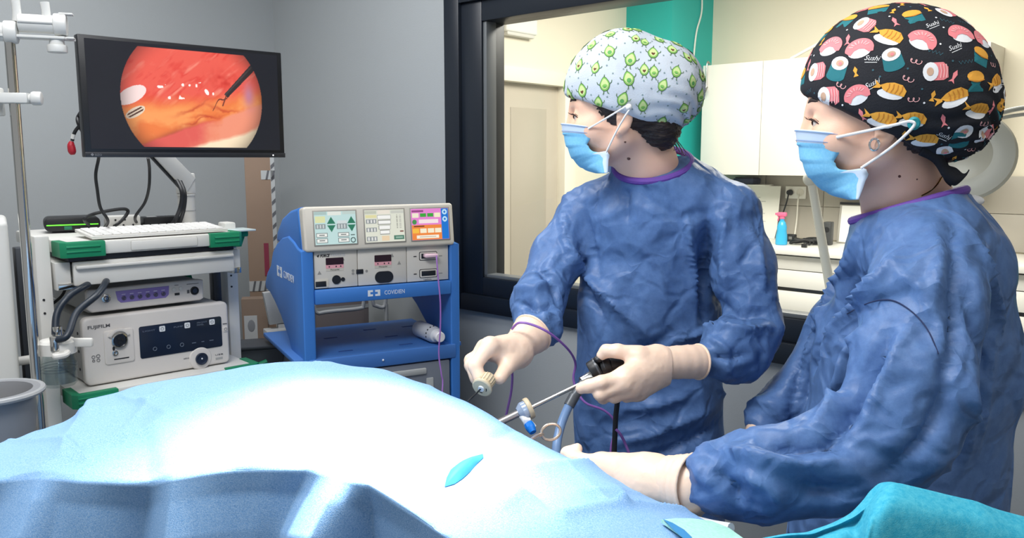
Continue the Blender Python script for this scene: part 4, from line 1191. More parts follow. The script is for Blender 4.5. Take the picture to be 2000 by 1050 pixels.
for k, (cx, fn, lb) in enumerate(((0.083, scr1, 'pale green touch screen with arrow keys'), (0.237, scr2, 'cream touch screen with stacked buttons'), (0.387, scr3, 'bright pink, orange and blue touch screen'))):
    MB().box(cx - 0.067, cx + 0.067, -0.0016, 0.002, 0.016, 0.122, 0.001, M=tilt).build('screen_surround', mat('screen_rim', (150, 146, 138), 0.5), t)
    painted('touch_screen', 130, 98, 0.126, 0.098, fn, attr_mat('generator_screen', 0.92, 0.3), t, tilt @ Matrix.Translation((cx, -0.0022, 0.069)), label=lb)
# lower panels: lettering and sockets
lettering('FORCE', 0.036, 0.0965, 0.0115, FY - 0.0002, m_ink, t, shear=0.3, width=0.030, bold=0.0006)
lettering('TRIVERSE', 0.067, 0.0965, 0.0115, FY - 0.0002, mat('pale_ink', (188, 190, 196), 0.6), t, width=0.046)
MB().prism([(0.026, 0.101), (0.034, 0.105), (0.033, 0.100), (0.030, 0.096)], FY - 0.0012, FY, 'y').build('brand_mark', m_ink, t)
m_pinkl = mat('pink_label', (236, 168, 178), 0.5)
for cx in (0.080, 0.232):
    zz = 0.083
    MB().box(cx - 0.027, cx + 0.027, FY - 0.001, FY, zz - 0.030, zz - 0.022).build('caption_box', m_gen, t)
    MB().box(cx - 0.027, cx + 0.027, FY - 0.0015, FY, zz - 0.022, zz - 0.010).build('pink_label', m_pinkl, t)
    MB().prism(rrect(cx - 0.027, cx + 0.027, zz - 0.011, zz + 0.010, 0.002), FY - 0.002, FY, 'y').build('socket_window', mat('socket_maroon', (48, 26, 36), 0.3), t)
    for dx in (-0.017, 0.004, 0.018):
        MB().cyl((cx + dx, FY - 0.0024, zz - 0.0165), (cx + dx, FY - 0.001, zz - 0.0165), 0.0022, None, 8).build('label_dot', m_ink, t)
    lettering('Monopolar', cx - 0.014, zz - 0.028, 0.006, FY - 0.0012, m_ink, t, width=0.028)
for cx, cz in ((0.105, 0.088), (0.262, 0.090), (0.285, 0.065), (0.033, 0.050)):
    MB().prism([(cx - 0.006, cz - 0.005), (cx + 0.006, cz - 0.005), (cx, cz + 0.006)], FY - 0.0008, FY, 'y').build('warning_mark', mat('mid_ink', (150, 148, 144), 0.6), t)
MB().cyl((0.084, FY - 0.003, 0.026), (0.084, FY, 0.026), 0.0135, None, 28).build('round_socket', m_sock, t)
MB().cyl((0.104, FY - 0.003, 0.026), (0.104, FY, 0.026), 0.006, None, 20).build('round_socket', m_sock, t)
MB().prism(rrect(0.018, 0.060, 0.003, 0.030, 0.006), FY - 0.002, FY, 'y', 0.0006).build('return_plate', m_gen, t)
MB().box(0.020, 0.052, FY - 0.004, FY, 0.008, 0.024, 0.001).build('return_socket', m_sock, t)
MB().box(0.146, 0.168, FY - 0.003, FY, 0.039, 0.053, 0.001).build('middle_socket', m_sock, t)
for cx, cz in ((0.136, 0.05), (0.136, 0.041), (0.179, 0.046)):
    MB().cyl((cx, FY - 0.0008, cz), (cx, FY, cz), 0.0042, None, 12).build('printed_symbol', mat('mid_ink', (150, 148, 144), 0.6), t)
MB().prism(rrect(0.205, 0.264, 0.006, 0.042, 0.0175), FY - 0.003, FY, 'y').build('oval_socket', m_sock, t)
for cz, nm in ((0.082, 'a'), (0.026, 'b')):
    MB().prism(rrect(0.352, 0.413, cz - 0.014, cz + 0.014, 0.005), FY - 0.0012, FY, 'y').build('socket_outline', m_ink, t)
    MB().prism(rrect(0.354, 0.411, cz - 0.012, cz + 0.012, 0.004), FY - 0.002, FY, 'y').build('socket_face', m_gen2, t)
    MB().box(0.359, 0.407, FY - 0.003, FY, cz - 0.008, cz + 0.008, 0.001).build('slot_socket', m_sock, t)
    MB().box(0.333, 0.343, FY - 0.0008, FY, cz - 0.0015, cz + 0.0015).build('printed_symbol', m_ink, t)
    MB().box(0.419, 0.431, FY - 0.0008, FY, cz - 0.004, cz - 0.001).build('printed_symbol', mat('mid_ink', (150, 148, 144), 0.6), t)
lettering('LigaSure', 0.366, 0.0045, 0.006, FY - 0.0004, m_ink, t, width=0.026)

# purple handpiece plug and its cable hanging in front of the cart
m_purple = mat('purple_cable', (136, 92, 168), 0.45)
kw = KF.w
t = thing('instrument_cable', 'thin purple cable hanging from the generator down past the drape', 'cable', kw(0.40, -0.01, 1.19))
MB().box(0.364, 0.408, -0.014, 0.011, 1.1905, 1.2025, 0.004, M=KF.m).build('plug', mat('pale_pink_plug', (228, 196, 208), 0.4), t, world=True)
MB().tube([kw(0.402, -0.012, 1.196), P(853, 508, 2.56), P(856, 545, 2.54), P(860, 590, 2.52), P(860, 640, 2.50), P(857, 690, 2.48), P(862, 730, 2.46), P(864, 760, 2.44), P(850, 900, 2.3)], 0.0023, 8).build('cord', m_purple, t, world=True)

# bottle lying on the lower shelf
t = thing('lying_bottle', 'white plastic bottle lying on the lower shelf of the blue cart', 'bottle', (0.405, 0.16, 0.9305), frame=KF)
ax = Vector((0.05, -1, 0.0)).normalized()
MB().lathe([(0, 0), (0.024, 0), (0.027, 0.005), (0.027, 0.12), (0.022, 0.14), (0.015, 0.145), (0.015, 0.15), (0, 0.15)], (0, 0, 0), ax).build('bottle_body', mat('milky_plastic', (206, 208, 212), 0.4), t)
MB().lathe([(0, 0.146), (0.0165, 0.146), (0.0165, 0.168), (0.015, 0.17), (0, 0.17)], (0, 0, 0), ax).build('cap', mat('cap_white', (230, 228, 230), 0.4), t)
for k in range(9):
    a = R(-10 + 25 * k)
    c = ax * 0.118 + Vector((0.0272 * math.cos(a), 0, 0.0272 * math.sin(a)))
    MB().ball(c, 0.003, 8).build('printed_dot', m_ink, t)

# things behind the blue cart
t = thing('wall_carton', 'brown carton behind the blue cart, seen through its opening', 'carton', (0.14, 0.62, 0), frame=KF)
MB().box(0, 0.24, 0, 0.12, 0.0, 1.06, 0.003).build('carton', mat('dull_cardboard', (112, 104, 104), 0.8), t)
MB().box(-0.001, 0.241, -0.001, 0.121, 0.93, 0.945).build('tape_band', m_cartg, t)
t = thing('backed_panel', 'white backed panel with a ledge, behind the left of the blue cart', 'panel', (-0.02, 0.60, 0), frame=KF)
MB().prism([(0.02, 0.90), (0.13, 0.905), (0.13, 1.03), (0.0, 1.02)], 0, 0.03, 'y', 0.004).build('back_panel', m_cartg, t)
MB().box(0.0, 0.15, -0.04, 0.03, 0.86, 0.885, 0.003).box(0.05, 0.09, 0, 0.03, 0, 0.9, 0.003).build('ledge', m_cartg, t)
t = thing('tubular_frame', 'white bent tube frame behind the blue cart', 'frame', (0.2, 0.56, 0), frame=KF)
MB().tube([(-0.05, 0, 0.0), (-0.05, 0, 0.9), (-0.03, 0, 0.935), (0.12, 0, 0.94), (0.14, 0, 0.955), (0.145, 0, 1.03), (0.155, 0, 1.045), (0.17, 0, 1.03), (0.178, 0, 0.96), (0.19, 0, 0.945), (0.225, 0, 0.945), (0.23, 0, 1.05)], 0.0075, 10, 6).build('tube', m_cartg, t)
MB().tube([(0.23, 0, 0.95), (0.23, 0, 0.5), (0.23, 0, 0.0)], 0.0075, 10, 0).build('leg', m_cartg, t)

# ------------------------------------------------------------------ operating table and drapes
def fabric(name, rgb, rgb2, scale, rough=0.75, bump=0.25, wrink=0.0, wscale=9.0, fine=900.0, trans=0.0):
    """woven / fleece cloth: fine speckle in colour, fine relief and optional soft creases"""
    m = bpy.data.materials.new(name); m.use_nodes = True
    nt = m.node_tree; b = nt.nodes['Principled BSDF']; L = nt.links
    tc = nt.nodes.new('ShaderNodeTexCoord')
    n = nt.nodes.new('ShaderNodeTexNoise'); n.inputs['Scale'].default_value = scale; n.inputs['Detail'].default_value = 6; n.inputs['Roughness'].default_value = 0.75
    L.new(tc.outputs['Object'], n.inputs['Vector'])
    r = nt.nodes.new('ShaderNodeValToRGB')
    r.color_ramp.elements[0].position = 0.36; r.color_ramp.elements[1].position = 0.66
    r.color_ramp.elements[0].color = lin(rgb) + (1,); r.color_ramp.elements[1].color = lin(rgb2) + (1,)
    L.new(n.outputs[0], r.inputs[0]); L.new(r.outputs[0], b.inputs['Base Color'])
    b.inputs['Roughness'].default_value = rough
    b.inputs['Specular IOR Level'].default_value = 0.25
    n2 = nt.nodes.new('ShaderNodeTexNoise'); n2.inputs['Scale'].default_value = fine; n2.inputs['Detail'].default_value = 2
    L.new(tc.outputs['Object'], n2.inputs['Vector'])
    bp = nt.nodes.new('ShaderNodeBump'); bp.inputs['Strength'].default_value = bump; bp.inputs['Distance'].default_value = 0.001
    L.new(n2.outputs[0], bp.inputs['Height'])
    last = bp
    if wrink:
        # crisp paper-like creases: distance to warped cell borders
        n3 = nt.nodes.new('ShaderNodeTexNoise'); n3.inputs['Scale'].default_value = 6; n3.inputs['Detail'].default_value = 3
        L.new(tc.outputs['Object'], n3.inputs['Vector'])
        mx = nt.nodes.new('ShaderNodeMix'); mx.data_type = 'VECTOR'; mx.inputs['Factor'].default_value = 0.12
        L.new(tc.outputs['Object'], mx.inputs['A']); L.new(n3.outputs['Color'], mx.inputs['B'])
        for sc, st in ((wscale, wrink), (wscale * 2.1, wrink * 0.6)):
            v = nt.nodes.new('ShaderNodeTexVoronoi'); v.feature = 'DISTANCE_TO_EDGE'; v.inputs['Scale'].default_value = sc
            L.new(mx.outputs['Result'], v.inputs['Vector'])
            mr = nt.nodes.new('ShaderNodeMapRange'); mr.interpolation_type = 'SMOOTHSTEP'; mr.inputs['From Max'].default_value = 0.16
            L.new(v.outputs['Distance'], mr.inputs['Value'])
            bq = nt.nodes.new('ShaderNodeBump'); bq.inputs['Strength'].default_value = 1.0; bq.inputs['Distance'].default_value = st / sc
            L.new(mr.outputs[0], bq.inputs['Height']); L.new(last.outputs[0], bq.inputs['Normal']); last = bq
    L.new(last.outputs[0], b.inputs['Normal'])
    MATS[name] = m
    return m

m_drape = fabric('light_blue_drape_fleece', (98, 148, 200), (162, 194, 226), 640, 0.8, 0.25)
cols = [((-420, 1010, 1.15), (-420, 1000, .95), -30), ((-200, 930, 1.25), (-200, 958, .97), -30), ((-60, 893, 1.30), (-60, 940, 1.0), -34),
        ((0, 875, 1.30), (0, 934, 1.0), -36), ((90, 848, 1.33), (80, 926, .985), -38), ((150, 830, 1.34), (130, 930, .975), -26), ((172, 793, 1.37), (200, 936, .965), -20),
        ((235, 768, 1.40), (292, 942, .96), -14), ((300, 748, 1.42), (335, 930, .945), -12), ((440, 725, 1.42), (430, 916, .93), -16), ((575, 706, 1.40), (520, 912, .92), -26),
        ((700, 716, 1.38), (600, 914, .905), -42), ((800, 738, 1.34), (668, 925, .89), -54), ((900, 781, 1.28), (722, 948, .855), 8), ((1000, 836, 1.21), (800, 998, .80), 20),
        ((1080, 880, 1.14), (890, 1056, .74), 20), ((1160, 922, 1.08), (1000, 1110, .70), 10), ((1250, 965, 1.02), (1110, 1150, .68), 0), ((1345, 1006, .96), (1230, 1172, .66), 0),
        ((1440, 1046, .90), (1360, 1190, .64), 0), ((1560, 1110, .85), (1500, 1210, .62), 0)]
rows = []
rg = np.array([P(*c[0]) for c in cols]); fr = np.array([P(*c[1]) for c in cols])
rows.append(rg + np.array([0, 0.20, -0.50])); rows.append(rg + np.array([0, 0.13, -0.22])); rows.append(rg + np.array([0, 0.07, -0.07])); rows.append(rg + np.array([0, 0.025, -0.012]))
NM = 6
for k in range(NM):
    s = k / NM
    mid = rg * (1 - s) + fr * s
    mid[:, 2] += 0.018 * math.sin(math.pi * s)
    rows.append(mid)
rows.append(fr * 0.965 + rg * 0.035 + np.array([0, 0, 0.002])); rows.append(fr)
HY = [0, 0, -.005, .01, -.03, -.005, .008, .022, -.012, 0, .008, .022, -.045, .035, .01, 0, 0, 0, 0, 0, 0]
h1 = np.array([P(c[1][0] + c[2] * 0.06, c[1][1] + 6, c[1][2] - 0.004 + 0.1 * HY[i]) for i, c in enumerate(cols)])
h2 = np.array([P(c[1][0] + c[2] * 0.5, c[1][1] + 50, c[1][2] - 0.004 + 0.6 * HY[i]) for i, c in enumerate(cols)])
h3 = np.array([P(c[1][0] + c[2] * 1.3, c[1][1] + 130, c[1][2] - 0.012 + HY[i]) for i, c in enumerate(cols)])
h4 = h3 + np.array([0, 0.0, -0.25])
rows += [h1, h2, h3, h4]
steps = [3, 3, 4, 5] + [9] * NM + [2, 2, 8, 8, 4]
A = np.array(rows)
G = []
for i in range(len(A) - 1):
    for j in range(steps[i]):
        t_ = j / steps[i]; G.append(A[i] * (1 - t_) + A[i + 1] * t_)
G.append(A[-1])
def linrow(g, k):
    g = np.asarray(g); o = [g[i] * (1 - j / k) + g[i + 1] * (j / k) for i in range(len(g) - 1) for j in range(k)]
    return np.array(o + [g[-1]])
RF = int(np.cumsum([0] + steps)[NM + 4])
G = np.array([crom(g, 18) * (1 - w_) + linrow(g, 18) * w_ for g, w_ in ((g, min(1.0, max(0.0, (i - RF + 12) / 14.0)) * 0.75) for i, g in enumerate(G))])
# soft folds, creases
pp = G.reshape(-1, 3)
dz = 0.004 * fbm(pp * np.array([7, 9, 3]), 3) + 0.0025 * (1 - 2 * np.abs(fbm(pp * np.array([11, 14, 6]) + 5, 2)))
def crease(a, b, w, h):
    a = np.array(a); b = np.array(b); d = b - a; L2 = (d[:2] ** 2).sum()
    t_ = ((pp[:, :2] - a[:2]) @ d[:2]) / L2
    tc = np.clip(t_, 0, 1); dist = np.linalg.norm(pp[:, :2] - a[:2] - tc[:, None] * d[:2], axis=1)
    return h * np.exp(-np.abs(dist / w) ** 1.15) * (pp[:, 2] > 0.9)
for a, b, w, h in [((1150, 900, 1.08), (1040, 965, .95), .02, .012), ((1335, 1000, .95), (1215, 1028, .88), .012, .008), ((1215, 1028, .88), (1100, 1052, .82), .014, .010),
                   ((1110, 930, 1.02), (1220, 1030, .88), .006, .003), ((1200, 945, 1.0), (1245, 1015, .9), .006, .003),
                   ((340, 760, 1.38), (180, 900, 1.0), .010, .004), ((620, 715, 1.38), (480, 800, 1.2), .008, .003), ((470, 790, 1.2), (130, 890, 1.05), .010, .004),
                   ((172, 795, 1.36), (120, 900, 1.03), .03, .012), ((1000, 838, 1.2), (960, 880, 1.1), .008, -.006), ((60, 870, 1.25), (300, 820, 1.25), .02, .006), ((1250, 968, 1.0), (1130, 1010, .92), .008, .004), ((1000, 985, .95), (1080, 1045, .84), .012, -.006), ((1020, 1030, .86), (985, 1050, .82), .02, .012), ((20, 885, 1.22), (170, 905, 1.02), .01, .005), ((230, 775, 1.36), (330, 860, 1.15), .008, .004)]:
    dz = dz + crease(P(*a), P(*b), w * 0.8, h * 1.15)
Nn = np.zeros_like(pp); Nn[:, 2] = 1
hang = (np.arange(len(G))[:, None] > (np.cumsum([0] + steps)[NM + 5])) * np.ones((1, G.shape[1]))
hang = hang.reshape(-1) > 0
Nn[hang] = (0, -1, 0)
ph = pp.copy()
dz[hang] = 0.004 * fbm(ph[hang] * np.array([16, 4, 3]), 2) + 0.0035 * np.sin(ph[hang][:, 0] * 46 + 2 * fbm(ph[hang] * 5, 2)) * np.clip((1.12 - ph[hang][:, 2]) * 8, 0, 1)
pp = pp + Nn * dz[:, None]
G = pp.reshape(G.shape)
me = grid_mesh('surgical_drape', G)
drape = link_mesh('surgical_drape', me, m_drape, smooth=180)
tag(drape, 'large light blue surgical drape over the patient on the operating table', 'drape')
BV = BVHTree.FromPolygons([Vector(v) for v in G.reshape(-1, 3)], [tuple(p.vertices) for p in me.polygons])

def on_drape(px, py, up=0.002):
    o = Vector((0, 0, CAMH)); d_ = (P(px, py, 1.0) - o).normalized()
    h = BV.ray_cast(o, d_)
    if h[0] is None: return P(px, py, 1.0)
    n = h[1] if h[1].z > 0 else -h[1]
    return h[0] + n * up
# cyan puckered slit in the drape
out = [(868, 952), (872, 934), (880, 918), (893, 908), (905, 900), (920, 893), (943, 887), (944, 894), (932, 906), (918, 922), (903, 936), (888, 946)]
ctr = on_drape(900, 922, 0.009)
bm_ = bmesh.new(); cv = bm_.verts.new(ctr)
r1 = [bm_.verts.new(on_drape(x * 0.5 + 900 * 0.5, y * 0.5 + 922 * 0.5, 0.008)) for x, y in out]
r2 = [bm_.verts.new(on_drape(x, y, 0.001)) for x, y in out]
n_ = len(out)
for i in range(n_):
    j = (i + 1) % n_
    bm_.faces.new((cv, r1[i], r1[j])); bm_.faces.new((r1[i], r2[i], r2[j], r1[j]))
bmesh.ops.recalc_face_normals(bm_, faces=list(bm_.faces))
me2 = bpy.data.meshes.new('drape_slit'); bm_.to_mesh(me2); bm_.free()
link_mesh('drape_slit', me2, mat('cyan_drape_lining', (34, 122, 176), 0.7), drape, smooth=60, label='bright cyan puckered slit in the drape')

# operating table under the drape
t = thing('operating_table', 'steel operating table hidden under the light blue drape, white side rail showing', 'operating table', (-0.12, 1.12, 0))
MB().prism([(-0.75, -0.05), (0.30, -0.22), (0.42, -0.16), (0.42, 0.02), (0.12, 0.17), (-0.75, 0.15)], 0.82, 0.86, 'z', 0.004).build('table_top', m_chrome, t)
MB().cyl((-0.15, 0, 0.06), (-0.15, 0, 0.82), 0.07, None, 24).build('column', m_chrome, t)
MB().box(-0.45, 0.15, -0.17, 0.17, 0, 0.06, 0.02).build('base', m_cartg, t)
MB().tube([P(1330, 1008, 0.99), P(1345, 1013, 0.985), P(1388, 1024, 0.955), P(1428, 1031, 0.93)], 0.0065, 10).build('side_rail', m_standw, t, world=True)

# teal sheet at the lower right
m_tealc = fabric('teal_drape_cloth', (46, 160, 190), (84, 184, 204), 160, 0.8, 0.3)
pr = [(1405, 1085), (1470, 1060), (1530, 1047), (1590, 1040), (1640, 1024), (1675, 1004), (1700, 980), (1718, 958), (1742, 944), (1790, 952), (1880, 975), (2000, 1010), (2180, 1075)]
rr_ = [np.array([P(x, y, 0.80) for x, y in pr])]
for dx, dy, Y in ((0, 10, 0.785), (-4, 40, 0.765), (-12, 85, 0.755), (-25, 150, 0.75), (-40, 260, 0.75)):
    rr_.append(np.array([P(x + dx * (0.4 if x < 1700 else 1), y + dy * (0.55 if x < 1650 else 1), Y + (0.02 if x < 1690 else 0)) for x, y in pr]))
rr_ = [rr_[0] + np.array([0, 0.05, -0.2]), rr_[0] + np.array([0, 0.03, -0.03])] + rr_
Gt = np.array([crom(g, 8) for g in rr_]); Gt = np.array([crom(Gt[:, k], 5) for k in range(Gt.shape[1])]).transpose(1, 0, 2)
q_ = Gt.reshape(-1, 3); Gt = (q_ + np.stack([q_[:, 0] * 0, -0.003 * fbm(q_ * 16, 2), 0.003 * fbm(q_ * np.array([30, 6, 6]), 2)], 1)).reshape(Gt.shape)
tag(link_mesh('teal_drape', grid_mesh('teal_drape', Gt), m_tealc, smooth=180), 'teal folded drape in the lower right corner', 'drape')
t = thing('instrument_table', 'small instrument table under the teal drape', 'table', (0.52, 0.86, 0))
MB().box(-0.12, 0.16, -0.03, 0.01, 0.74, 0.76, 0.004).build('table_top', m_chrome, t)
for x in (-0.1, 0.14): MB().cyl((x, -0.01, 0), (x, -0.01, 0.74), 0.012).build('leg', m_chrome, t)

# pale green corner flap lying on the drape
fl = [(1290, 1025), (1318, 1022), (1350, 1022), (1388, 1027), (1420, 1040), (1450, 1062), (1400, 1085), (1360, 1075), (1325, 1050)]
bm_ = bmesh.new()
tp = [bm_.verts.new(on_drape(x, y, 0.006)) for x, y in fl]
bt = [bm_.verts.new(on_drape(x, y, 0.003)) for x, y in fl]
bm_.faces.new(tp); bm_.faces.new(bt[::-1])
for i in range(len(fl)): bm_.faces.new((tp[i], bt[i], bt[(i + 1) % len(fl)], tp[(i + 1) % len(fl)]))
bmesh.ops.recalc_face_normals(bm_, faces=list(bm_.faces))
me2 = bpy.data.meshes.new('green_flap'); bm_.to_mesh(me2); bm_.free()
t = thing('green_flap', 'pale green cloth flap with a cyan underside at the bottom edge', 'cloth', P(1360, 1060, 0.84))
link_mesh('flap', me2, fabric('pale_green_cloth', (150, 205, 190), (176, 220, 208), 200, 0.8, 0.2), t, world=True, smooth=30)
bm_ = bmesh.new()
tri = [bm_.verts.new(on_drape(x, y, 0.0075)) for x, y in ((1292, 1026), (1312, 1034), (1335, 1048), (1352, 1064), (1340, 1070), (1318, 1052))]
bm_.faces.new(tri)
me2 = bpy.data.meshes.new('underside'); bm_.to_mesh(me2); bm_.free()
link_mesh('underside', me2, MATS['cyan_drape_lining'], t, world=True, smooth=0)

# ------------------------------------------------------------------ people
m_skin = mat('skin', (248, 200, 172), 0.5, bump=0.04, bscale=400, var=0.05, vscale=22, sss=0.12)
m_gown = fabric('blue_gown_paper', (78, 108, 156), (90, 122, 170), 60, 0.42, 0.12, 0.042, 7.0)
m_glove = mat('cream_latex', (242, 210, 184), 0.42, bump=0.05, bscale=120, var=0.03, vscale=30, sss=0.06)
m_mask = fabric('mask_blue', (120, 190, 228), (140, 204, 236), 300, 0.75, 0.15)
m_maskw = mat('mask_white_band', (206, 222, 240), 0.7)
m_loop = mat('white_elastic', (240, 238, 234), 0.7)
m_hair = mat('dark_hair', (46, 34, 30), 0.45, bump=0.6, bscale=160, var=0.3, vscale=120, stretch=(0.25, 1, 1))
m_brow = mat('brow_hair', (62, 44, 38), 0.6)
m_collar = mat('purple_binding', (104, 66, 160), 0.6, bump=0.2, bscale=500)
m_trous = mat('navy_scrub_trousers', (44, 60, 104), 0.7)
m_eye = mat('eye_white', (228, 222, 216), 0.15)
m_iris = mat('iris_brown', (58, 40, 30), 0.15)
m_mole = mat('mole_brown', (96, 58, 48), 0.5)


class Head:
    def __init__(s, C, fwd, up=(0, 0, 1), k=1.0):
        f = Vector(fwd).normalized(); l = Vector(up).cross(f).normalized(); u = f.cross(l)
        s.C = Vector(C); s.k = k
        s.R = np.array([[f.x, l.x, u.x], [f.y, l.y, u.y], [f.z, l.z, u.z]])
        s.f, s.l, s.u = f, l, u

    def w(s, x, y, z):
        return s.C + (s.f * x + s.l * y + s.u * z) * s.k

    def loc(s, p):
        return (p - np.array(s.C)) @ s.R / s.k

    def inl(s, px, py, y=0.0):
        """local x, z of the photo point, in the head's own plane offset y"""
        Y = s.C.y
        for _ in range(8):
            p = P(px, py, Y); q = s.loc(np.array(p)[None])[0]; Y += (s.w(q[0], y, q[2]).y - Y)
        q = s.loc(np.array(P(px, py, Y))[None])[0]
        return q[0], q[2]


def head_sdf(hd, neck):
    c = [ell((-0.006, 0, 0.045), (0.098, 0.075, 0.086)), ell((0.034, 0, -0.018), (0.060, 0.061, 0.068)),
         cap((-0.008, 0.048, -0.042), (0.042, 0.020, -0.080), 0.020, 0.015), cap((-0.008, -0.048, -0.042), (0.042, -0.020, -0.080), 0.020, 0.016),
         ell((0.052, 0, -0.079), (0.022, 0.024, 0.016)), ell((0.055, 0.042, -0.025), (0.028, 0.022, 0.026)), ell((0.055, -0.042, -0.025), (0.028, 0.022, 0.026)),
         cap((0.082, 0.012, 0.024), (0.066, 0.044, 0.022), 0.011), cap((0.082, -0.012, 0.024), (0.066, -0.044, 0.022), 0.011),
         ell((0.080, 0, -0.060), (0.016, 0.024, 0.012))]
    base = union(c, 0.022)
    nose = union([cap((0.092, 0, 0.012), (0.103, 0, -0.026), 0.0070, 0.0085), ell((0.094, 0.010, -0.032), (0.010, 0.007, 0.007)), ell((0.094, -0.010, -0.032), (0.010, 0.007, 0.007))], 0.008)
    eyes = [ell((0.098, s * 0.033, 0.002), (0.020, 0.017, 0.012)) for s in (1, -1)]
    lids = [ell((0.073, s * 0.032, 0.0), (0.0165, 0.0165, 0.0145)) for s in (1, -1)]
    slit = [ell((0.090, s * 0.034, -0.002), (0.012, 0.0135, 0.0042)) for s in (1, -1)]
    ear = []
    for s in (1, -1):
        ear += [cap((-0.006, s * 0.070, -0.026), (-0.001, s * 0.072, -0.034), 0.0075), ell((-0.010, s * 0.073, -0.008), (0.016, 0.007, 0.026))]
    earu = union(ear, 0.008)
    cav = [ell((-0.008, s * 0.081, -0.008), (0.007, 0.005, 0.013)) for s in (1, -1)]

    def f(p):
        q = hd.loc(p)
        d = smin(base(q), nose(q), 0.012)
        for e in eyes: d = -smin(-d, e(q), 0.012)
        for e in lids: d = smin(d, e(q), 0.005)
        for e in slit: d = np.maximum(d, -e(q))
        ee = earu(q)
        for e in cav: ee = -smin(-ee, e(q), 0.004)
        d = smin(d, ee, 0.008)
        return smin(d, neck(p), 0.03) / 1.0 * hd.k
    return f


def gown_disp(seed, amp, arms, folds):
    """cloth relief: hanging folds on the trunk, gathered folds across the sleeves, crumple over all"""
    def ridge(x): return 1 - 2.2 * np.abs(x)
    def f(co, N, q):
        bv = BVHTree.FromPolygons(co.tolist(), q.tolist()); eye = Vector((0, 0, CAMH)); fo = 0
        for pl, am, wd in folds:
            pts = crom(np.array(pl, float), 9)
            hs = [bv.ray_cast(eye, (P(x, y, 1.0) - eye).normalized())[0] for x, y in pts]
            ok = [i for i, h in enumerate(hs) if h is not None]
            if not ok: continue
            H_ = np.array([hs[i] for i in ok]); tp = np.array([min(1.0, 3.0 * min(i + 1, len(pts) - i) / len(pts)) for i in ok])
            D = np.linalg.norm(co[:, None, :] - H_[None], axis=2); k = D.argmin(1); dm = D[np.arange(len(co)), k]
            fo = fo + 2.3 * am * tp[k] * np.exp(-(dm / (0.85 * wd)) ** 1.2)
        wq = co + 0.045 * np.stack([vnoise(co * 6 + seed + k * 9.1) for k in range(3)], 1)
        tr = 1.25 * ridge(fbm(wq * np.array([9, 9, 1.8]) + seed, 1)) + 0.7 * ridge(vnoise(wq @ np.array([[7, 0, -3.0], [0, 7, 0], [4.0, 0, 5]]) + seed + 20))
        cr = 0.30 * ridge(vnoise(wq * 17 + seed + 30)) + 0.14 * ridge(vnoise(wq * 34 + seed + 50))
        best = np.full(len(co), 9.0); sl = np.zeros(len(co))
        for pts, rs in arms:
            s0 = 0.0
            for k in range(len(pts) - 1):
                a = np.array(pts[k]); b = np.array(pts[k + 1]); d = b - a; L = np.linalg.norm(d); u = d / L
                v = co - a; t = np.clip(v @ u, 0, L); off = v - t[:, None] * u
                dist = np.linalg.norm(off, axis=1) - (rs[k] + (rs[k + 1] - rs[k]) * t / L)
                hit = dist < best
                o1 = off / (np.linalg.norm(off, axis=1)[:, None] + 1e-6)
                qq = np.stack([(s0 + t) * 10 + 1.6 * o1[:, 2] + 1.2 * o1[:, 0], o1[:, 0] * 1.3 + o1[:, 1] * 1.0, o1[:, 2] * 1.3], 1) + 0.5 * np.stack([vnoise(co * 9 + seed + 3)] * 3, 1)
                val = ridge(vnoise(qq + seed + 70)) * 0.9 + 0.35 * ridge(vnoise(qq * 2.3 + seed + 90))
                sl = np.where(hit, val, sl); best = np.where(hit, dist, best); s0 += L
        w = np.clip(1 - best / 0.03, 0, 1)
        return fo + amp * ((1 - w) * tr + w * sl + 0.6 * cr)
    return f


def person(name, label, base, hd, neck_pts, gown, gown_box, arms, folds):
    t = thing(name, label, 'person', base)
    nk = chain([np.array(p) for p in neck_pts[0]], neck_pts[1], 0.02)
    f = head_sdf(hd, nk)
    lo = np.array(hd.C) - 0.15; hi = np.array(hd.C) + 0.15
    lo[2] -= 0.14; lo[0] -= 0.02; hi[0] += 0.08
    # the body inside the gown: neck runs on into shoulders, chest and hips
    body = sdf_obj('body', f, lo, hi, 0.0035, m_skin, t, it=2)
    for s in (1, -1):
        c = hd.w(0.0745, s * 0.0325, -0.001)
        e = MB().ball(c, 0.0135 * hd.k, 16).build('eyeball', m_eye, t, world=True)
        MB().ball(hd.w(0.0845, s * 0.0345, -0.001), (0.0048, 0.0048, 0.0052), 12).build('iris', m_iris, e, world=False)
        o = COL.objects[-1]; o.data.transform(wm(e).inverted())
        # brow and lashes
        MB().tube([hd.w(0.0945, s * 0.010, 0.024), hd.w(0.0905, s * 0.026, 0.0315), hd.w(0.080, s * 0.043, 0.0285), hd.w(0.071, s * 0.052, 0.022)], [0.0022, 0.0033, 0.0026, 0.001], 8).build('eyebrow', m_brow, t, world=True)
        MB().tube([hd.w(0.0875, s * 0.022, 0.001), hd.w(0.0905, s * 0.033, 0.0042), hd.w(0.084, s * 0.044, 0.001), hd.w(0.078, s * 0.0495, -0.004)], [0.0006, 0.0012, 0.0014, 0.0008], 6).build('eyelashes', m_brow, t, world=True)
        for k in range(5):
            y = 0.029 + k * 0.0045; x = 0.0895 - 0.0016 * k - 0.0006 * k * k
            MB().tube([hd.w(x, s * y, 0.003 - 0.001 * k), hd.w(x + 0.006, s * (y + 0.002), 0.0045 - 0.001 * k), hd.w(x + 0.0095, s * (y + 0.004), 0.008 - 0.001 * k)], [0.0006, 0.0005, 0.0002], 5, 3).build('eyelash', m_brow, t, world=True)
    gm = sdf_obj('gown', gown, gown_box[0], gown_box[1], 0.0062, m_gown, t, disp=gown_disp(hd.C.x * 10, 0.0046, arms, folds), it=2)
    return t, body, gm


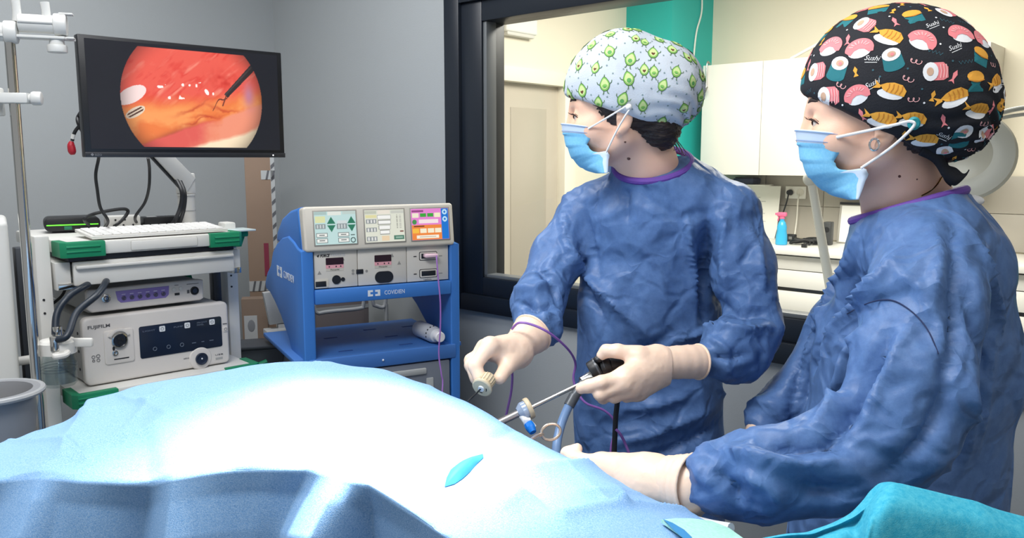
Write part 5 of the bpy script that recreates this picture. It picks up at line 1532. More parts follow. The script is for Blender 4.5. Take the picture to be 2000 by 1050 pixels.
def mask(hd, rows_f, rows_s, t, halfw, tint=None):
    """pleated face mask: rows from front line to side edge, mirrored on the far side"""
    Fl = [hd.inl(*p) for p in rows_f]; Sl = [hd.inl(p[0], p[1], halfw) for p in rows_s]
    n = len(Fl)
    a = np.array([[f[0], f[1], s[0], s[1]] for f, s in zip(Fl, Sl)])
    a = crom(a, 5)
    G = []
    M_ = len(a)
    T = np.linspace(-1, 1, 41)
    for i, (fx, fz, sx, sz) in enumerate(a):
        v = i / (M_ - 1)
        th = T * math.pi / 2
        cc = np.cos(th); ss = np.sin(th)
        e = np.abs(cc) ** 0.8
        w_ = halfw * (1.0 - 0.10 * math.sin(math.pi * v))
        x = sx + (fx - sx) * e; z = sz + (fz - sz) * e
        y = w_ * np.sign(ss) * np.abs(ss) ** 0.9
        ple = 0.0028 * ((v * 5.0) % 1.0 - 0.5) * (0.15 < v < 0.85)
        x = x + ple
        G.append(np.array([hd.w(*q) for q in zip(x, y, z)]))
    G = np.array(G)
    me = grid_mesh('face_mask', G)
    o = link_mesh('face_mask', me, [m_mask, m_maskw], t, world=True, smooth=50)
    for p in me.polygons:
        r, c = divmod(p.index, 40)
        v = r / (M_ - 2)
        if v < 0.13 and True: p.material_index = 1
        if v > 0.62 and (c < 2 or c > 37): p.material_index = 1
    md = o.modifiers.new('thickness', 'SOLIDIFY'); md.thickness = 0.0012; md.offset = 1
    # stitched lines
    for v_ in (0.04, 0.135):
        r = int(v_ * (M_ - 1))
        MB().tube([Vector(G[r, c]) + (Vector(G[r, c]) - hd.w(0.0, 0, -0.04)).normalized() * 0.0012 for c in range(0, 41, 2)], 0.0005, 5, 2).build('stitch_line', mat('stitch_blue', (120, 150, 196), 0.7), o)
        o2 = COL.objects[-1]; o2.data.transform(wm(t).inverted())
    return o


def tangent(n):
    u = Vector((0, 0, 1)) - n * n.z
    if u.length < 0.2: u = Vector((1, 0, 0)) - n * n.x
    u.normalize(); return u.cross(n), u


class Print:
    """flat print laid on a curved cloth surface"""
    def __init__(s, co, quads):
        s.bv = BVHTree.FromPolygons([Vector(c) for c in co], [tuple(int(i) for i in q) for q in quads])
        s.v = []; s.f = []; s.m = []

    def put(s, p, n, t1, t2, u, v, lift):
        q = p + t1 * u + t2 * v
        h = s.bv.ray_cast(q + n * 0.03, -n, 0.08)
        if h[0] is None: return q + n * lift
        return h[0] + (h[1] if h[1].dot(n) > 0 else -h[1]) * lift

    def poly(s, fr, pts, mi, layer):
        p, n, t1, t2 = fr; lift = 0.0005 + 0.00035 * layer
        cx = sum(a for a, b in pts) / len(pts); cy = sum(b for a, b in pts) / len(pts)
        i0 = len(s.v)
        s.v.append(s.put(p, n, t1, t2, cx, cy, lift))
        for k in (0.55, 1.0):
            for a, b in pts: s.v.append(s.put(p, n, t1, t2, cx + (a - cx) * k, cy + (b - cy) * k, lift))
        N = len(pts)
        for i in range(N):
            j = (i + 1) % N
            s.f.append((i0, i0 + 1 + i, i0 + 1 + j)); s.m.append(mi)
            s.f.append((i0 + 1 + i, i0 + 1 + N + i, i0 + 1 + N + j, i0 + 1 + j)); s.m.append(mi)

    def line(s, fr, pts, w, mi, layer):
        p, n, t1, t2 = fr; lift = 0.0005 + 0.00035 * layer
        i0 = len(s.v)
        for i, (a, b) in enumerate(pts):
            a0, b0 = pts[max(i - 1, 0)]; a1, b1 = pts[min(i + 1, len(pts) - 1)]
            dx, dy = a1 - a0, b1 - b0; L = math.hypot(dx, dy) + 1e-9
            s.v.append(s.put(p, n, t1, t2, a - dy / L * w, b + dx / L * w, lift)); s.v.append(s.put(p, n, t1, t2, a + dy / L * w, b - dx / L * w, lift))
        for i in range(len(pts) - 1):
            s.f.append((i0 + 2 * i, i0 + 2 * i + 1, i0 + 2 * i + 3, i0 + 2 * i + 2)); s.m.append(mi)

    def text(s, fr, tm, sc, mi, layer):
        p, n, t1, t2 = fr; lift = 0.0005 + 0.00035 * layer
        i0 = len(s.v)
        for a, b in tm[0]: s.v.append(s.put(p, n, t1, t2, a * sc, b * sc, lift))
        for f in tm[1]: s.f.append(tuple(i0 + k for k in f)); s.m.append(mi)

    def frame(s, p, n, ang):
        a, b = tangent(n); c, d = math.cos(ang), math.sin(ang)
        return (p, n, a * c + b * d, b * c - a * d)

    def build(s, name, mats, parent):
        me = bpy.data.meshes.new(name)
        me.from_pydata([tuple(v) for v in s.v], [], s.f)
        o = link_mesh(name, me, mats, parent, world=True, smooth=0)
        me.polygons.foreach_set('material_index', s.m)
        return o


def scatter(co, N, keep, spacing, seed, exist=()):
    rs = np.random.RandomState(seed); idx = rs.permutation(np.where(keep)[0]); out = []
    pts = [np.array(e) for e in exist]; sp = [spacing] * len(pts)
    for i in idx:
        p = co[i]
        if all(((p - q) ** 2).sum() > spacing ** 2 for q in pts):
            pts.append(p); out.append(i)
    return out


def oval(cx, cy, rx, ry, n=16, a0=0, a1=360, rot=0):
    c, s = math.cos(R(rot)), math.sin(R(rot)); r = []
    for i in range(n if a1 - a0 == 360 else n + 1):
        a = R(a0 + (a1 - a0) * i / n); x, y = rx * math.cos(a), ry * math.sin(a)
        r.append((cx + x * c - y * s, cy + x * s + y * c))
    return r


def pear(k, top=0.42):
    r = []
    for i in range(20):
        a = 2 * math.pi * i / 20; x = math.sin(a); y = -math.cos(a)
        wd = 0.5 if y < 0 else 0.5 * (1 - top * y)
        r.append((x * wd * k, y * 0.66 * k))
    return r


def text_mesh(body, shear=0.3):
    cu = bpy.data.curves.new('txt', 'FONT'); cu.body = body; cu.size = 1; cu.shear = shear; cu.align_x = 'CENTER'; cu.resolution_u = 2
    o = bpy.data.objects.new('txt', cu); COL.objects.link(o)
    me = bpy.data.meshes.new_from_object(o.evaluated_get(bpy.context.evaluated_depsgraph_get())); bpy.data.objects.remove(o)
    r = ([(v.co.x, v.co.y - 0.3) for v in me.vertices], [tuple(p.vertices) for p in me.polygons])
    return r


def cap_hat(hd, ells, p0, n0, t, m, seed, amp):
    sh = [ell(c, r) for c, r in ells]; un = union(sh, 0.035)
    n0 = np.array([n0[0], 0, n0[1]]); n0 = n0 / np.linalg.norm(n0); p0 = np.array([p0[0], 0, p0[1]])

    def f(p):
        q = hd.loc(p)
        return -smin(-un(q), (q - p0) @ n0, 0.006)
    lo = np.array(hd.C) - np.array([0.15, 0.13, 0.09]); hi = np.array(hd.C) + np.array([0.22, 0.13, 0.20])
    co, q = nets(f, lo, hi, 0.0045)
    co = relax(co, q, 2)
    N = normals_np(co, q); l = hd.loc(co)
    # gathers towards the nape, soft folds elsewhere
    ga = np.clip((-l[:, 0] - 0.02) / 0.12, 0, 1) * np.clip((0.07 - l[:, 2]) / 0.08, 0, 1)
    ang = np.arctan2(l[:, 1], l[:, 2] + 0.03)
    d = amp * (0.6 * fbm(co * np.array([13, 13, 13]) + seed, 2) + 0.35 * (1 - 2 * np.abs(fbm(co * 22 + seed, 2)))) + 0.0032 * ga * np.sin(ang * 26 + 3 * vnoise(co * 14))
    co = co + N * d[:, None]
    me = mesh_np('surgical_cap', co, q)
    o = link_mesh('surgical_cap', me, m, t, world=True, smooth=180)
    N = normals_np(co, q)
    ok = ((l - p0) @ n0) > 0.004
    return o, co, q, N, l, ok


def hand(name, parts, lo, hi, t, h=0.0022, kk=0.006, label=None):
    """gloved hand: parts = list of chains (points, radii); first group (palm) blends widely"""
    palm = union([cap(a, b, ra, rb) for a, b, ra, rb in parts['palm']], 0.02)
    fing = [chain(p, r, 0.004) for p, r in parts['fingers']]

    def f(p):
        d = palm(p)
        fd = None
        for g in fing:
            x = g(p); fd = x if fd is None else smin(fd, x, 0.0025)
        d = smin(d, fd, 0.009)
        return d
    return sdf_obj(name, f, lo, hi, h, m_glove, t, it=2, disp=lambda co, N: 0.0007 * fbm(co * 90, 2), label=label)


def cuff(pts, rs, t):
    """latex cuff: soft tube with a rolled bead at its end"""
    pts = [Vector(p) for p in pts]
    a = crom(np.array([list(p) + [r] for p, r in zip(pts, rs)]), 8)
    g = MB().tube([x[:3] for x in a], [x[3] * (1 + 0.012 * math.sin(i * 1.3) + 0.008 * math.sin(i * 2.9)) for i, x in enumerate(a)], 28, 0, caps=False).build('glove_cuff', m_glove, t, world=True, smooth=180)
    d = (pts[-1] - pts[-2]).normalized(); u = d.orthogonal().normalized(); v = d.cross(u)
    MB().tube([pts[-1] + (u * math.cos(2 * math.pi * i / 28) + v * math.sin(2 * math.pi * i / 28)) * rs[-1] for i in range(28)], 0.0022, 8, 0, True).build('cuff_bead', m_glove, t, world=True)
    return g


def flat_skirt(pa, pb, ra, rb, dx):
    pa = np.array(pa); pb = np.array(pb); o = np.array(dx)
    return union([cap(pa - o, pb - o, ra, rb), cap(pa + o, pb + o, ra, rb)], 0.08)


def legs(t, cx, cy, zt):
    for s in (-1, 1):
        x = cx + s * 0.085
        MB().tube([(x, cy, zt), (x, cy, 0.5), (x, cy + 0.01, 0.1)], [0.085, 0.07, 0.06], 20, 4).build('trouser_leg', m_trous, t, world=True)
        MB().ball((x, cy - 0.05, 0.045), (0.05, 0.13, 0.045), 20).build('clog', m_standw, t, world=True)

# ---- first person: avocado print cap
H1 = Head(P(1212, 226, 1.58), (-0.985, 0.17, -0.02), k=0.98)
b1 = P(1270, 900, 1.68)
nk1 = ([P(1236, 262, 1.585), P(1262, 315, 1.61), P(1285, 375, 1.645), P(1290, 420, 1.66)], [0.050, 0.054, 0.062, 0.09])
shr, shl = P(1132, 420, 1.70), P(1422, 418, 1.60)


def neck_cut(a, b, c, axis0, axis1, rad):
    """removes cloth above the collar plane a, b, c close to the neck"""
    a, b, c = (np.array(x) for x in (a, b, c)); n = np.cross(b - a, c - a); n = n / np.linalg.norm(n)
    if n[2] < 0: n = -n
    cy = cap(axis0, axis1, rad)
    return lambda p: np.maximum(-((p - a) @ n - 0.001), cy(p))


g1 = union([cap(P(1195, 425, 1.69), P(1365, 420, 1.63), 0.068, 0.070), cap(P(1274, 330, 1.625), P(1282, 420, 1.66), 0.074, 0.100), cap(P(1280, 372, 1.66), shr, 0.050, 0.046), cap(P(1300, 368, 1.65), shl, 0.055, 0.056),
            ell(P(1268, 520, 1.665), (0.130, 0.100, 0.20)), flat_skirt(P(1268, 600, 1.67), (b1.x, b1.y, 0.35), 0.085, 0.115, (0.06, 0, 0))], 0.045)
A1R = ([shr, P(1090, 500, 1.66), P(1052, 588, 1.585), P(1054, 634, 1.52)], [0.048, 0.046, 0.047, 0.045])
A1L = ([shl, P(1448, 520, 1.575), P(1470, 640, 1.52), P(1440, 684, 1.475), P(1408, 698, 1.435)], [0.058, 0.058, 0.050, 0.054, 0.042])
arm1r = chain([np.array(p) for p in A1R[0]], A1R[1], 0.03)
arm1l = chain([np.array(p) for p in A1L[0]], A1L[1], 0.03)
hole1 = chain([np.array(p) for p in (P(1250, 270, 1.59), P(1258, 290, 1.60))], [0.050, 0.052], 0.02)
cut1 = neck_cut(P(1207, 345, 1.60), P(1255, 365, 1.545), P(1348, 306, 1.625), P(1262, 260, 1.61), P(1275, 400, 1.63), 0.10)
def gown1(p):
    d = smin(smin(g1(p), arm1r(p), 0.014), arm1l(p), 0.014)
    d = np.maximum(d, -cut1(p))
    return -smin(-d, hole1(p), 0.008)
FOLDS1 = [([(1103, 391), (1109, 483), (1150, 540), (1216, 605), (1277, 666)], 0.010, 0.014), ([(1140, 400), (1160, 480), (1175, 560)], -0.006, 0.014), ([(1130, 470), (1150, 560), (1190, 640)], -0.009, 0.012),
          ([(1225, 373), (1228, 428)], -0.006, 0.006), ([(1385, 405), (1377, 480), (1370, 560), (1378, 640)], -0.014, 0.012), ([(1341, 420), (1348, 500), (1362, 600)], 0.009, 0.012),
          ([(1420, 400), (1412, 480), (1420, 560)], 0.008, 0.012), ([(1455, 420), (1480, 500), (1490, 580)], 0.006, 0.010), ([(1400, 590), (1440, 610), (1500, 612)], -0.010, 0.012), ([(1395, 640), (1440, 650), (1505, 640)], 0.009, 0.012),
          ([(1307, 672), (1356, 650), (1423, 641)], 0.008, 0.010), ([(1380, 690), (1420, 700), (1470, 690)], -0.008, 0.010), ([(1216, 800), (1280, 790), (1350, 772)], 0.006, 0.010), ([(1180, 870), (1290, 840), (1390, 800)], 0.007, 0.012),
          ([(1240, 900), (1330, 870), (1410, 820)], -0.006, 0.012), ([(1125, 720), (1115, 800), (1105, 890)], 0.007, 0.014), ([(1160, 700), (1240, 690), (1320, 640)], -0.006, 0.012), ([(1405, 760), (1425, 820), (1435, 880)], 0.009, 0.008),
          ([(1050, 520), (1080, 560), (1100, 610)], -0.008, 0.010), ([(1015, 590), (1050, 600), (1095, 590)], -0.009, 0.010), ([(1005, 560), (1045, 565), (1080, 545)], 0.007, 0.010), ([(1250, 480), (1290, 520), (1300, 590)], 0.004, 0.012)]
t1, body1, gm1 = person('person', 'person in a blue gown and white avocado-print cap, holding an endoscope', (b1.x, b1.y, 0), H1, nk1, gown1, ((-0.1, 1.35, 0.33), (0.62, 1.86, 1.50)), (A1R, A1L), FOLDS1)
legs(t1, b1.x, b1.y + 0.02, 0.42)
# purple neck binding along the cut neckline
def binding(full, a, b, c, cen, t, r=0.006):
    a, b, c, cen = (np.array(x, float) for x in (a, b, c, cen)); n = np.cross(b - a, c - a); n = n / np.linalg.norm(n)
    if n[2] < 0: n = -n
    cen = cen - n * ((cen - a) @ n)
    u = np.cross(n, [0, 0, 1.0]); u = u / np.linalg.norm(u); v = np.cross(n, u); pts = []
    for k in range(40):
        d = u * math.cos(2 * math.pi * k / 40) + v * math.sin(2 * math.pi * k / 40)
        rr = np.linspace(0.03, 0.16, 131); val = full((cen + rr[:, None] * d).astype(np.float32))
        out = np.where(val > 0)[0]; q = rr[out[0]] if len(out) else 0.1
        pts.append(min(q, 0.10) - 0.003)
    pts = np.array(pts); pts = (pts + np.roll(pts, 1) + np.roll(pts, -1) + np.roll(pts, 2) + np.roll(pts, -2)) / 5
    MB().tube([cen + pts[k] * (u * math.cos(2 * math.pi * k / 40) + v * math.sin(2 * math.pi * k / 40)) + n * 0.001 for k in range(40)], r, 10, 2, True).build('neck_binding', m_collar, t, world=True)
binding(lambda p: smin(g1(p), arm1l(p), 0.03), P(1207, 345, 1.60), P(1255, 365, 1.545), P(1348, 306, 1.625), P(1274, 340, 1.62), t1, 0.0072)
# hair under the cap
def hair_sdf(hd, e, cut):
    un = union([ell(c, r) for c, r in e], 0.02)
    def f(p):
        q = hd.loc(p); d = un(q)
        return np.maximum(d, (cut[0] + cut[1] * q[:, 0]) - q[:, 2])
    return f
hr = sdf_obj('hair', hair_sdf(H1, [((-0.016, 0, 0.03), (0.098, 0.0815, 0.085)), ((-0.075, 0, -0.02), (0.042, 0.055, 0.05))], (-0.028, 0.52)), np.array(H1.C) - 0.14, np.array(H1.C) + 0.16, 0.005, m_hair, t1,
             disp=lambda co, N: 0.0016 * np.sin(H1.loc(co)[:, 2] * 900 + 6 * vnoise(co * 40)), it=1)
for k in range(9):
    a = P(1290 + 3 * k, 252 + 2 * k, 1.535 + 0.012 * k); s_ = 1 if k % 2 else -1
    MB().tube([a, a + Vector((0.006 + 0.001 * k, 0, -0.012)), a + Vector((0.012 + 0.002 * k, 0.0, -0.022 - 0.002 * k)), a + Vector((0.008 + 0.003 * k * s_, 0.0, -0.034))], [0.0011, 0.0009, 0.0007, 0.0003], 5, 4).build('hair_strand', m_hair, t1, world=True)
# moles
for px, py, r in ((1228, 309, 0.0036), (1221, 277, 0.0022)):
    bvb = BVHTree.FromObject(body1, bpy.context.evaluated_depsgraph_get()) if False else None
    d_ = (P(px, py, 1.0) - Vector((0, 0, CAMH))).normalized()
    bb = BVHTree.FromPolygons([v.co + t1.location for v in body1.data.vertices], [tuple(p.vertices) for p in body1.data.polygons])
    h = bb.ray_cast(Vector((0, 0, CAMH)), d_)
    if h[0] is not None: MB().ball(h[0], (r, r * 0.5, r), 10).build('mole', m_mole, t1, world=True)
# mask
mk = mask(H1, [(1097, 241), (1099, 256), (1102, 271), (1107, 286), (1113, 301), (1121, 314), (1132, 325), (1146, 333), (1164, 338)],
          [(1150, 247), (1152, 260), (1151, 272), (1147, 283), (1153, 292), (1166, 297), (1187, 296), (1188, 316), (1187, 338)], t1, 0.066)
yl = 0.084
for s in (1, -1):
    def lp(px, py, y): x_, z_ = H1.inl(px, py, y); return H1.w(x_, s * y, z_)
    MB().tube([lp(1149, 251, 0.067), lp(1185, 230, 0.081), lp(1215, 212, 0.093), lp(1226, 206, 0.096), lp(1230, 212, 0.096), lp(1220, 228, 0.094), lp(1203, 258, 0.082), lp(1184, 297, 0.068)], 0.0017, 8, 6).build('ear_loop', m_loop, mk, world=True)
MB().ball(H1.w(*[*(lambda a: (a[0], 0.094, a[1]))(H1.inl(1228, 209, 0.094))]), 0.006, 12).build('cap_button', m_loop, mk, world=True)
# cap with printed avocados
m_capw = mat('pale_print_cotton', (198, 206, 214), 0.8, bump=0.15, bscale=500)
b0 = H1.inl(1100, 188); b9 = H1.inl(1300, 252)
dx_, dz_ = b9[0] - b0[0], b9[1] - b0[1]
hat1, co1, q1, N1, l1, ok1 = cap_hat(H1, [((-0.006, 0, 0.050), (0.115, 0.095, 0.112)), ((-0.090, 0, 0.050), (0.070, 0.084, 0.078))], b0, (dz_, -dx_), t1, m_capw, 3.3, 0.004)
pr1 = Print(co1, q1)
AM = [mat('print_dark_green', (70, 110, 54), 0.8), mat('print_green', (134, 190, 92), 0.8), mat('print_lime', (206, 224, 150), 0.8), mat('print_brown', (104, 62, 40), 0.8), mat('print_mid_green', (96, 166, 90), 0.8), mat('print_grey_dot', (128, 150, 152), 0.8)]
def avocado(fr, kind, k):
    pr1.poly(fr, pear(k * 1.0), 0, 0); pr1.poly(fr, pear(k * 0.90), 1, 1); pr1.poly(fr, pear(k * 0.70), 2, 2)
    if kind == 0:
        pr1.poly(fr, [(0, -0.36 * k), (0.18 * k, -0.16 * k), (0.13 * k, -0.02 * k), (0, -0.08 * k), (-0.13 * k, -0.02 * k), (-0.18 * k, -0.16 * k)], 3, 3)
    elif kind == 1:
        pr1.poly(fr, oval(0, -0.2 * k, 0.2 * k, 0.2 * k, 12), 4, 3)
    else:
        pr1.poly(fr, oval(0, -0.18 * k, 0.24 * k, 0.16 * k, 12), 1, 3); pr1.poly(fr, oval(0.0, -0.26 * k, 0.12 * k, 0.06 * k, 10), 4, 4)
    for s in (-1, 1):
        pr1.line(fr, [(s * 0.16 * k, -0.62 * k), (s * 0.2 * k, -0.85 * k), (s * 0.3 * k, -0.88 * k)], 0.035 * k, 0, 1)
        pr1.line(fr, [(s * 0.46 * k, -0.05 * k), (s * 0.66 * k, 0.08 * k), (s * 0.70 * k, 0.26 * k)], 0.03 * k, 0, 1)
    pr1.line(fr, [(0, 0.62 * k), (0.05 * k, 0.82 * k)], 0.035 * k, 0, 1)
pts1 = scatter(co1, N1, ok1, 0.0345, 4)
rs = np.random.RandomState(5)
for n_i, i in enumerate(pts1):
    fr_ = pr1.frame(Vector(co1[i]), Vector(N1[i]), rs.uniform(-0.45, 0.45)); k_ = rs.uniform(0.0165, 0.0205)
    kd = n_i % 4
    if kd == 3:
        for s in (-1, 1):
            f2 = (fr_[0] + fr_[2] * (s * 0.0085) + fr_[3] * (-s * 0.002), fr_[1], fr_[2], fr_[3]); avocado(f2, 0 if s < 0 else 2, k_ * 0.92)
    else: avocado(fr_, (0, 1, 2)[kd], k_)
for i in scatter(co1, N1, ok1, 0.0185, 8, [co1[j] for j in pts1]):
    pr1.poly(pr1.frame(Vector(co1[i]), Vector(N1[i]), 0), oval(0, 0, 0.0016, 0.0016, 8), 5, 0)
pr1.build('printed_pattern', AM, hat1)['label'] = 'scattered green avocado figures printed on the cap'

# right hand (image left) pinching the port plug
hp = [P(1030, 660, 1.455), P(1006, 683, 1.415)]
F1 = {'palm': [(P(1012, 680, 1.42), P(957, 676, 1.37), 0.024, 0.016), (P(1008, 684, 1.42), P(948, 680, 1.395), 0.024, 0.015), (P(1006, 688, 1.43), P(946, 688, 1.42), 0.022, 0.014), (P(1010, 692, 1.42), P(992, 706, 1.385), 0.02, 0.016)],
      'fingers': [([P(957, 674, 1.368), P(927, 714, 1.345), P(938, 738, 1.335), P(950, 746, 1.335)], [0.0135, 0.0118, 0.0108, 0.0095]),
                  ([P(946, 680, 1.395), P(920, 712, 1.375), P(929, 740, 1.36)], [0.0135, 0.0115, 0.0098]),
                  ([P(944, 686, 1.42), P(919, 703, 1.405), P(927, 730, 1.39)], [0.0125, 0.011, 0.0095]),
                  ([P(950, 694, 1.44), P(930, 706, 1.43), P(938, 728, 1.415)], [0.0115, 0.0098, 0.0085]),
                  ([P(1004, 700, 1.395), P(990, 716, 1.37), P(976, 738, 1.345)], [0.0165, 0.0135, 0.0112])]}
hand('glove', F1, (-0.11, 1.28, 1.03), (0.06, 1.50, 1.24), t1, label='cream glove pinching a white port plug')
cuff([P(1004, 684, 1.415), P(1018, 671, 1.435), P(1034, 656, 1.46), P(1040, 650, 1.468)], [0.0275, 0.030, 0.0365, 0.0375], t1)
# left hand (image right) round the camera head
F2 = {'palm': [(P(1288, 710, 1.365), P(1224, 732, 1.315), 0.026, 0.015), (P(1288, 714, 1.365), P(1218, 745, 1.31), 0.026, 0.017), (P(1286, 720, 1.37), P(1232, 758, 1.32), 0.025, 0.016), (P(1284, 724, 1.37), P(1246, 764, 1.335), 0.023, 0.015),
               (P(1278, 702, 1.365), P(1246, 694, 1.345), 0.022, 0.015)],
      'fingers': [([P(1222, 736, 1.315), P(1174, 747, 1.30), P(1149, 754, 1.305), P(1135, 758, 1.31)], [0.0135, 0.0120, 0.0110, 0.0095]),
                  ([P(1218, 748, 1.31), P(1172, 768, 1.302), P(1178, 776, 1.325), P(1196, 768, 1.345)], [0.0150, 0.0120, 0.0108, 0.0095]),
                  ([P(1232, 758, 1.315), P(1200, 773, 1.315), P(1195, 772, 1.345), P(1208, 758, 1.36)], [0.0145, 0.0118, 0.0105, 0.009]),
                  ([P(1246, 764, 1.335), P(1224, 772, 1.335), P(1216, 768, 1.36)], [0.0130, 0.0110, 0.0095]),
                  ([P(1246, 693, 1.345), P(1206, 685, 1.345), P(1184, 685, 1.35), P(1175, 693, 1.352)], [0.0150, 0.0120, 0.0110, 0.0092])]}
hand('glove', F2, (0.09, 1.25, 1.02), (0.27, 1.43, 1.24), t1, label='cream glove gripping the black camera head')
cuff([P(1284, 712, 1.365), P(1310, 708, 1.375), P(1345, 706, 1.39), P(1364, 706, 1.40)], [0.0290, 0.0285, 0.0295, 0.0300], t1)

# ---- second person: sushi print cap
H2 = Head(P(1712, 238, 1.22), (-0.93, 0.37, 0.0), k=1.0)
b2 = P(1735, 900, 1.26)
nk2 = ([P(1735, 275, 1.222), P(1752, 340, 1.235), P(1775, 410, 1.25), P(1790, 470, 1.26)], [0.052, 0.055, 0.062, 0.08])
shn, shf = P(1812, 505, 1.125), P(1775, 490, 1.38)
g2 = union([cap(P(1800, 500, 1.19), P(1785, 500, 1.33), 0.080, 0.080), cap(P(1772, 400, 1.245), P(1800, 520, 1.255), 0.078, 0.105), cap(P(1800, 440, 1.24), shn, 0.05, 0.062), cap(P(1790, 440, 1.26), shf, 0.05, 0.058),
            cap(P(1812, 540, 1.27), P(1785, 700, 1.29), 0.110, 0.140), cap(P(1785, 700, 1.29), P(1760, 900, 1.31), 0.140, 0.145), cap(P(1690, 930, 1.26), (b2.x - 0.03, 1.24, 0.55), 0.11, 0.13), cap(P(1760, 900, 1.31), (b2.x + 0.02, b2.y + 0.02, 0.35), 0.145, 0.17)], 0.045)
A2N = ([shn, P(1800, 600, 1.06), P(1782, 740, 1.01), P(1745, 845, 0.985), P(1620, 900, 0.98), P(1490, 928, 0.985), P(1410, 936, 0.995)], [0.068, 0.069, 0.066, 0.062, 0.056, 0.052, 0.046])
A2F = ([shf, P(1650, 640, 1.45), P(1570, 770, 1.46), P(1502, 812, 1.44)], [0.065, 0.055, 0.048, 0.042])
arm2n = chain([np.array(p) for p in A2N[0]], A2N[1], 0.03)
arm2f = chain([np.array(p) for p in A2F[0]], A2F[1], 0.03)
hole2 = chain([np.array(p) for p in (P(1740, 300, 1.225), P(1748, 335, 1.235))], [0.050, 0.052], 0.02)
cut2 = neck_cut(P(1684, 428, 1.235), P(1745, 412, 1.165), P(1876, 374, 1.235), P(1750, 300, 1.235), P(1785, 450, 1.25), 0.115)
def gown2(p):
    d = smin(smin(g2(p), arm2n(p), 0.012), arm2f(p), 0.015)
    d = np.maximum(d, -cut2(p))
    return -smin(-d, hole2(p), 0.008)
FOLDS2 = [([(1688, 445), (1629, 577), (1583, 675), (1530, 770)], 0.011, 0.014), ([(1650, 500), (1600, 610), (1560, 720), (1545, 840)], -0.010, 0.014), ([(1773, 491), (1721, 550), (1635, 636), (1609, 702)], 0.010, 0.012),
          ([(1700, 540), (1650, 590), (1600, 690), (1570, 800)], -0.012, 0.012), ([(1740, 640), (1700, 730), (1650, 810), (1612, 880)], -0.016, 0.014), ([(1770, 650), (1725, 750), (1675, 830)], 0.010, 0.012), ([(1690, 640), (1660, 700), (1640, 770), (1590, 830)], 0.012, 0.012),
          ([(1859, 426), (1866, 540), (1862, 640), (1840, 760)], -0.009, 0.012), ([(1905, 470), (1930, 570), (1945, 660)], 0.008, 0.010), ([(1880, 520), (1900, 620), (1915, 700), (1930, 760)], -0.007, 0.010), ([(1820, 440), (1830, 520), (1820, 600)], 0.007, 0.012),
          ([(1471, 862), (1560, 880), (1650, 862)], -0.010, 0.012), ([(1400, 880), (1470, 890), (1560, 905), (1640, 890)], 0.009, 0.012), ([(1385, 920), (1430, 945), (1440, 985)], -0.009, 0.010), ([(1450, 930), (1500, 950), (1520, 985)], 0.009, 0.010),
          ([(1560, 930), (1600, 960), (1680, 950)], -0.007, 0.012), ([(1860, 700), (1840, 800), (1790, 880), (1700, 950)], -0.010, 0.016), ([(1880, 720), (1890, 820), (1880, 920)], 0.007, 0.014), ([(1740, 520), (1790, 560), (1830, 640), (1845, 700)], 0.005, 0.010), ([(1930, 640), (1925, 760), (1905, 880)], 0.006, 0.012)]
t2, body2, gm2 = person('person', 'person in a blue gown and black sushi-print cap, arm resting on the drape', (b2.x, b2.y, 0), H2, nk2, gown2, ((0.19, 0.88, 0.33), (0.88, 1.56, 1.50)), (A2N, A2F), FOLDS2)
legs(t2, b2.x, b2.y + 0.02, 0.42)
binding(lambda p: smin(g2(p), arm2n(p), 0.03), P(1684, 428, 1.235), P(1745, 412, 1.165), P(1876, 374, 1.235), P(1778, 400, 1.245), t2, 0.0072)
sdf_obj('hair', hair_sdf(H2, [((-0.022, 0, 0.03), (0.092, 0.0775, 0.085)), ((-0.075, 0, -0.02), (0.042, 0.055, 0.05))], (-0.030, 0.30)), np.array(H2.C) - 0.14, np.array(H2.C) + 0.16, 0.005, m_hair, t2,
        disp=lambda co, N: 0.0016 * np.sin(H2.loc(co)[:, 2] * 900 + 6 * vnoise(co * 40)), it=1)
bb = BVHTree.FromPolygons([v.co + t2.location for v in body2.data.vertices], [tuple(p.vertices) for p in body2.data.polygons])
for px, py, r in ((1757, 344, 0.0022), (1791, 350, 0.0012)):
    h = bb.ray_cast(Vector((0, 0, CAMH)), (P(px, py, 1.0) - Vector((0, 0, CAMH))).normalized())
    if h[0] is not None: MB().ball(h[0], (r, r * 0.5, r), 10).build('mole', m_mole, t2, world=True)
mk = mask(H2, [(1553, 253), (1556, 274), (1559, 294), (1564, 313), (1572, 334), (1585, 353), (1602, 368), (1624, 381), (1653, 388)],
          [(1637, 260), (1639, 280), (1638, 298), (1630, 316), (1636, 328), (1655, 332), (1693, 330), (1688, 360), (1677, 389)], t2, 0.066)
for s in (1, -1):
    def lp(px, py, y): x_, z_ = H2.inl(px, py, y); return H2.w(x_, s * y, z_)
    MB().tube([lp(1634, 268, 0.067), lp(1690, 256, 0.082), lp(1750, 243, 0.096), lp(1776, 237, 0.100), lp(1786, 243, 0.100), lp(1770, 262, 0.097), lp(1735, 292, 0.082), lp(1682, 328, 0.068)], 0.0021, 8, 6).build('ear_loop', m_loop, mk, world=True)
MB().lathe([(0.008, 0), (0.009, 0.003), (0.006, 0.005), (0, 0.004)], H2.w(*[*(lambda a: (a[0], 0.094, a[1]))(H2.inl(1783, 241, 0.094))]), (0, -1, 0), 20).build('cap_button', mat('turquoise_button', (40, 150, 160), 0.3), mk, world=True)
